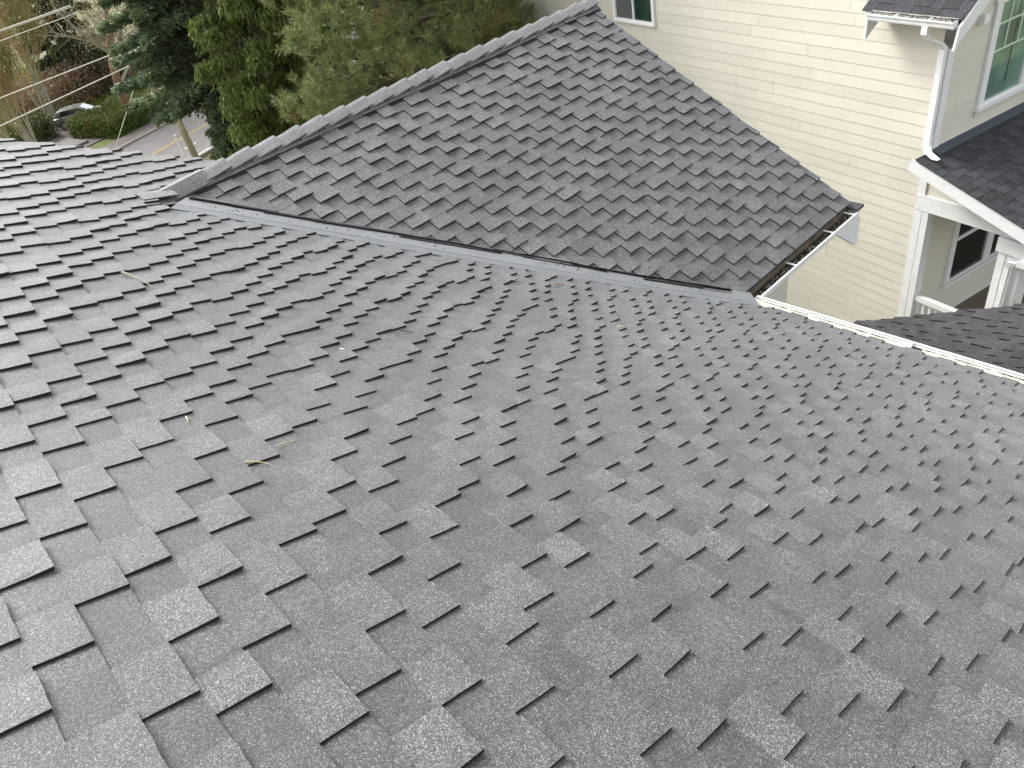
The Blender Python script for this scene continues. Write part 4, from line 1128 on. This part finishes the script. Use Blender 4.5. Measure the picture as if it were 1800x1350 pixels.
# ------------------------------------------------------------------ pole, post, wires, car
pole = empty('utility_pole', 'weathered wooden utility pole standing below the spruce boughs at the road', 'utility pole', loc=(11.95, 38.17, -12))
m = MB(); m.tube([(11.95, 38.17, -12.1), (11.9, 38.2, -8), (11.78, 38.25, -4.9)], [.17, .155, .13], 12); m.build('shaft', M['wood_pole'], pole, smooth=True)
m = MB(); m.box((11.8, 38.24, -5.3), (.35, .94, 0), (.94, -.35, 0), (0, 0, 1), -1.0, 1.0, -.05, .05, -.06, .06); m.build('crossarm', M['wood_pole'], pole)
for s in (-.9, -.3, .3, .9):
    m = MB(); c = np.array((11.8, 38.24, -5.24)) + np.array((.35, .94, 0)) * s; m.tube([c, c + (0, 0, .16)], [.03, .045], 8); m.build('insulator', M['steel'], pole)
post = empty('street_post', 'thin white metal post standing beside the wooden pole', 'post', loc=(11.1, 37.2, -12))
m = MB(); m.tube([(11.1, 37.2, -12.1), (11.13, 37.15, -9.15)], .05, 8); m.build('shaft', M['vinyl'], post)
m = MB(); m.tube([(11.13, 37.15, -9.15), (11.13, 37.15, -9.10)], .065, 8); m.build('cap', M['steel'], post)
def wire(label, A, B, sag, rad=.024, mat='wire'):
    A = np.array(A, float); B = np.array(B, float); pts = []
    ext = 1.0
    for i in range(17):
        t = i / 16 * ext; pts.append(A + (B - A) * t - ZZ * (sag * 4 * t * (1 - t)))
    m = MB(); m.tube(pts, rad, 5, cap=False); o = m.build('overhead_wire', M[mat]); tag(o, label, 'wire', 'overhead wires along the street')
def beyond(P, Q, k): P = np.array(P); Q = np.array(Q); return tuple(P + (Q - P) * k)
e1 = (11.9, 46.5, -3.79); e2 = (12.09, 46.45, -4.17); e3 = (12.03, 42.32, -5.85); e4 = (12.47, 42.2, -6.53)
wire('topmost pale wire of the pair crossing the tan thicket', e1, beyond(e1, (5.98, 33.47, -2.85), 1.7), .0)
wire('pale wire running just under the topmost one, almost touching it', (11.95, 46.5, -3.86), beyond((11.95, 46.5, -3.86), (5.98, 33.47, -2.88), 1.7), .0, .02)
wire('thin pale wire, next below the top pair', e2, beyond(e2, (5.81, 33.5, -3.15), 1.7), .0, .018)
wire('pale wire crossing in front of the bare reddish tree', e3, beyond(e3, (4.27, 29.69, -4.28), 1.7), .0)
wire('lowest pale wire, passing above the parked car', e4, beyond(e4, (3.84, 29.75, -5.04), 1.7), .0)
wire('steep pale guy wire crossing the trimmed hedge', (9.27, 40.96, -9.58 - .0), (11.56, 38.29, -6.0), .0, .018)
wire('dark cable running low along the edge of the hedge', (9.6, 58.6, -12.0 + .35), (15.6, 62.4, -12 + .8), .0, .03, 'cable')

car = empty('parked_car', 'grey hatchback parked on the driveway behind the hedge', 'car', loc=(12.4, 62.6, -12))
ch = R(-32); fx = np.array((math.cos(ch), math.sin(ch), 0)); fy = np.array((-math.sin(ch), math.cos(ch), 0)); c0 = np.array((12.9, 61.2, -11.98)); CS = .86; fx = fx * CS; fy = fy * CS
def cp(x, y, z): return c0 + fx * x + fy * y + ZZ * z * CS
def loft(name, secs, mat, parent):
    V = []; F = []
    for s in secs: V += [cp(*p) for p in s]
    n = len(secs[0])
    for i in range(len(secs) - 1):
        for k in range(n): F.append((i * n + k, i * n + (k + 1) % n, (i + 1) * n + (k + 1) % n, (i + 1) * n + k))
    F += [tuple(range(n))[::-1], tuple(range((len(secs) - 1) * n, len(secs) * n))]
    return mobj(name, V, F, mat, parent, smooth=False)
def sec(x, w_, z0, z1, r=.12): return [(x, -w_, z0), (x, w_, z0), (x, w_ * 1.02, (z0 + z1) / 2), (x, w_ * .97, z1 - r * .4), (x, w_ * .85, z1), (x, -w_ * .85, z1), (x, -w_ * .97, z1 - r * .4), (x, -w_ * 1.02, (z0 + z1) / 2)]
loft('body', [sec(-2.05, .72, .42, .88), sec(-1.9, .84, .25, .95), sec(-1.0, .88, .22, .95), sec(.6, .88, .22, .93), sec(1.2, .87, .22, .88), sec(1.85, .80, .25, .76), sec(2.1, .62, .38, .62)], M['carpaint'], car)
loft('cabin', [sec(-1.95, .66, .93, 1.05), sec(-1.5, .66, .93, 1.42), sec(-.2, .66, .93, 1.48), sec(.35, .65, .92, 1.40), sec(1.05, .66, .90, .94)], M['carpaint'], car)
m = MB(); m.add([cp(1.06, -.62, .955), cp(1.06, .62, .955), cp(.40, .54, 1.405), cp(.40, -.54, 1.405)], [(0, 1, 2, 3)])
m.add([cp(1.05, -.62, .93), cp(1.05, .62, .93), cp(.39, .54, 1.38), cp(.39, -.54, 1.38)], [(3, 2, 1, 0)]); m.build('windscreen', mat_simple('painted_sky_glass', (.38, .43, .44), .1, .3, 2, spec=1.0), car)  # sky reflection is painted as a pale base colour
m = MB(); m.box(c0, fx, fy, ZZ * CS, 1.1, 1.95, -.70, .70, .82, .905); m.build('bonnet', M['carpaint_lit'], car)  # paler copy of the body paint stands for light on the bonnet
for s in (-1, 1):
    m = MB(); q = [(-1.45, s * .672, 1.0), (.75, s * .672, 1.0), (.30, s * .665, 1.34), (-1.2, s * .665, 1.36)]
    m.prism([cp(*p) for p in q], [cp(p[0], p[1] + s * .008, p[2]) for p in q]); m.build('side_window', M['carglass'], car)
    m = MB(); m.box(c0, fx, fy, ZZ * CS, .62, .78, s * .90 - .07, s * .90 + .07, .95, 1.07); m.build('mirror', M['carpaint'], car)
    m = MB(); m.box(c0, fx, fy, ZZ * CS, 1.90, 2.10, s * .55 - .13, s * .55 + .13, .60, .72); m.build('headlight', M['lamp'], car)
    for x in (-1.3, 1.3):
        m = MB(); m.tube([cp(x, s * .70, .32), cp(x, s * .91, .32)], .32, 18); wh = m.build('wheel', M['tyre'], car, smooth=False)
        m = MB(); m.tube([cp(x, s * .90, .32), cp(x, s * .925, .32)], .20, 14); m.build('rim', M['rim'], wh)

# ------------------------------------------------------------------ bits lying on the roof
def stick(label, uv0, uv1, rad, mat, bend=0.0, cat='twig', name='twig', n=5, taper=.6, lift=.012):
    P = []
    for i in range(n):
        t = i / (n - 1); x = uv0[0] + (uv1[0] - uv0[0]) * t; y = uv0[1] + (uv1[1] - uv0[1]) * t + bend * math.sin(t * math.pi)
        P.append(on_main(x, y, lift + rad + .004 * math.sin(t * 4)))
    m = MB(); m.tube(P, [rad * (1 - (1 - taper) * i / (n - 1)) for i in range(n)], 6)
    return tag(m.build(name, mat), label, cat)
stick('thick straw coloured stem lying across a tab edge, larger of the near pair', (.477, 2.716), (.55, 2.655), .0032, M['straw'], .002, 'stem', 'dry_stem')
stick('thin straw coloured stem just upslope of the thicker one', (.64, 2.777), (.736, 2.786), .0022, M['straw'], 0, 'stem', 'dry_stem')
sd = stick('curled tan seed husk tucked at the corner of a tab', (.436, 3.211), (.425, 3.165), .006, M['straw'], .004, 'seed husk', 'seed_husk', taper=.25)
stick('long pale splinter lying over two tabs, upslope of the metal valley', (.802, 5.037), (.88, 4.77), .009, M['twig_grey'], .01, 'splinter', 'splinter', taper=.3)
stick('short pale chip below the middle of the metal valley', (3.377, 3.165), (3.451, 3.145), .005, M['straw'], 0, 'chip', 'bark_chip')
stick('reddish leaf scrap close under the metal valley', (3.60, 4.03), (3.67, 3.96), .008, M['bark_red'], .004, 'leaf scrap', 'leaf_scrap', taper=.4)
stick('tan leaf scrap upslope of the reddish one', (3.28, 4.22), (3.34, 4.13), .006, M['bark_pale'], .004, 'leaf scrap', 'leaf_scrap', taper=.4)
stick('crooked dark twig on the worn patch of the main roof', (1.90, 3.70), (2.0, 3.52), .004, M['bark'], .02, 'twig', 'twig')
stick('tiny white chip beside a tab near the worn patch', (1.425, 3.60), (1.45, 3.55), .004, M['whitealu'], 0, 'chip', 'paint_chip')
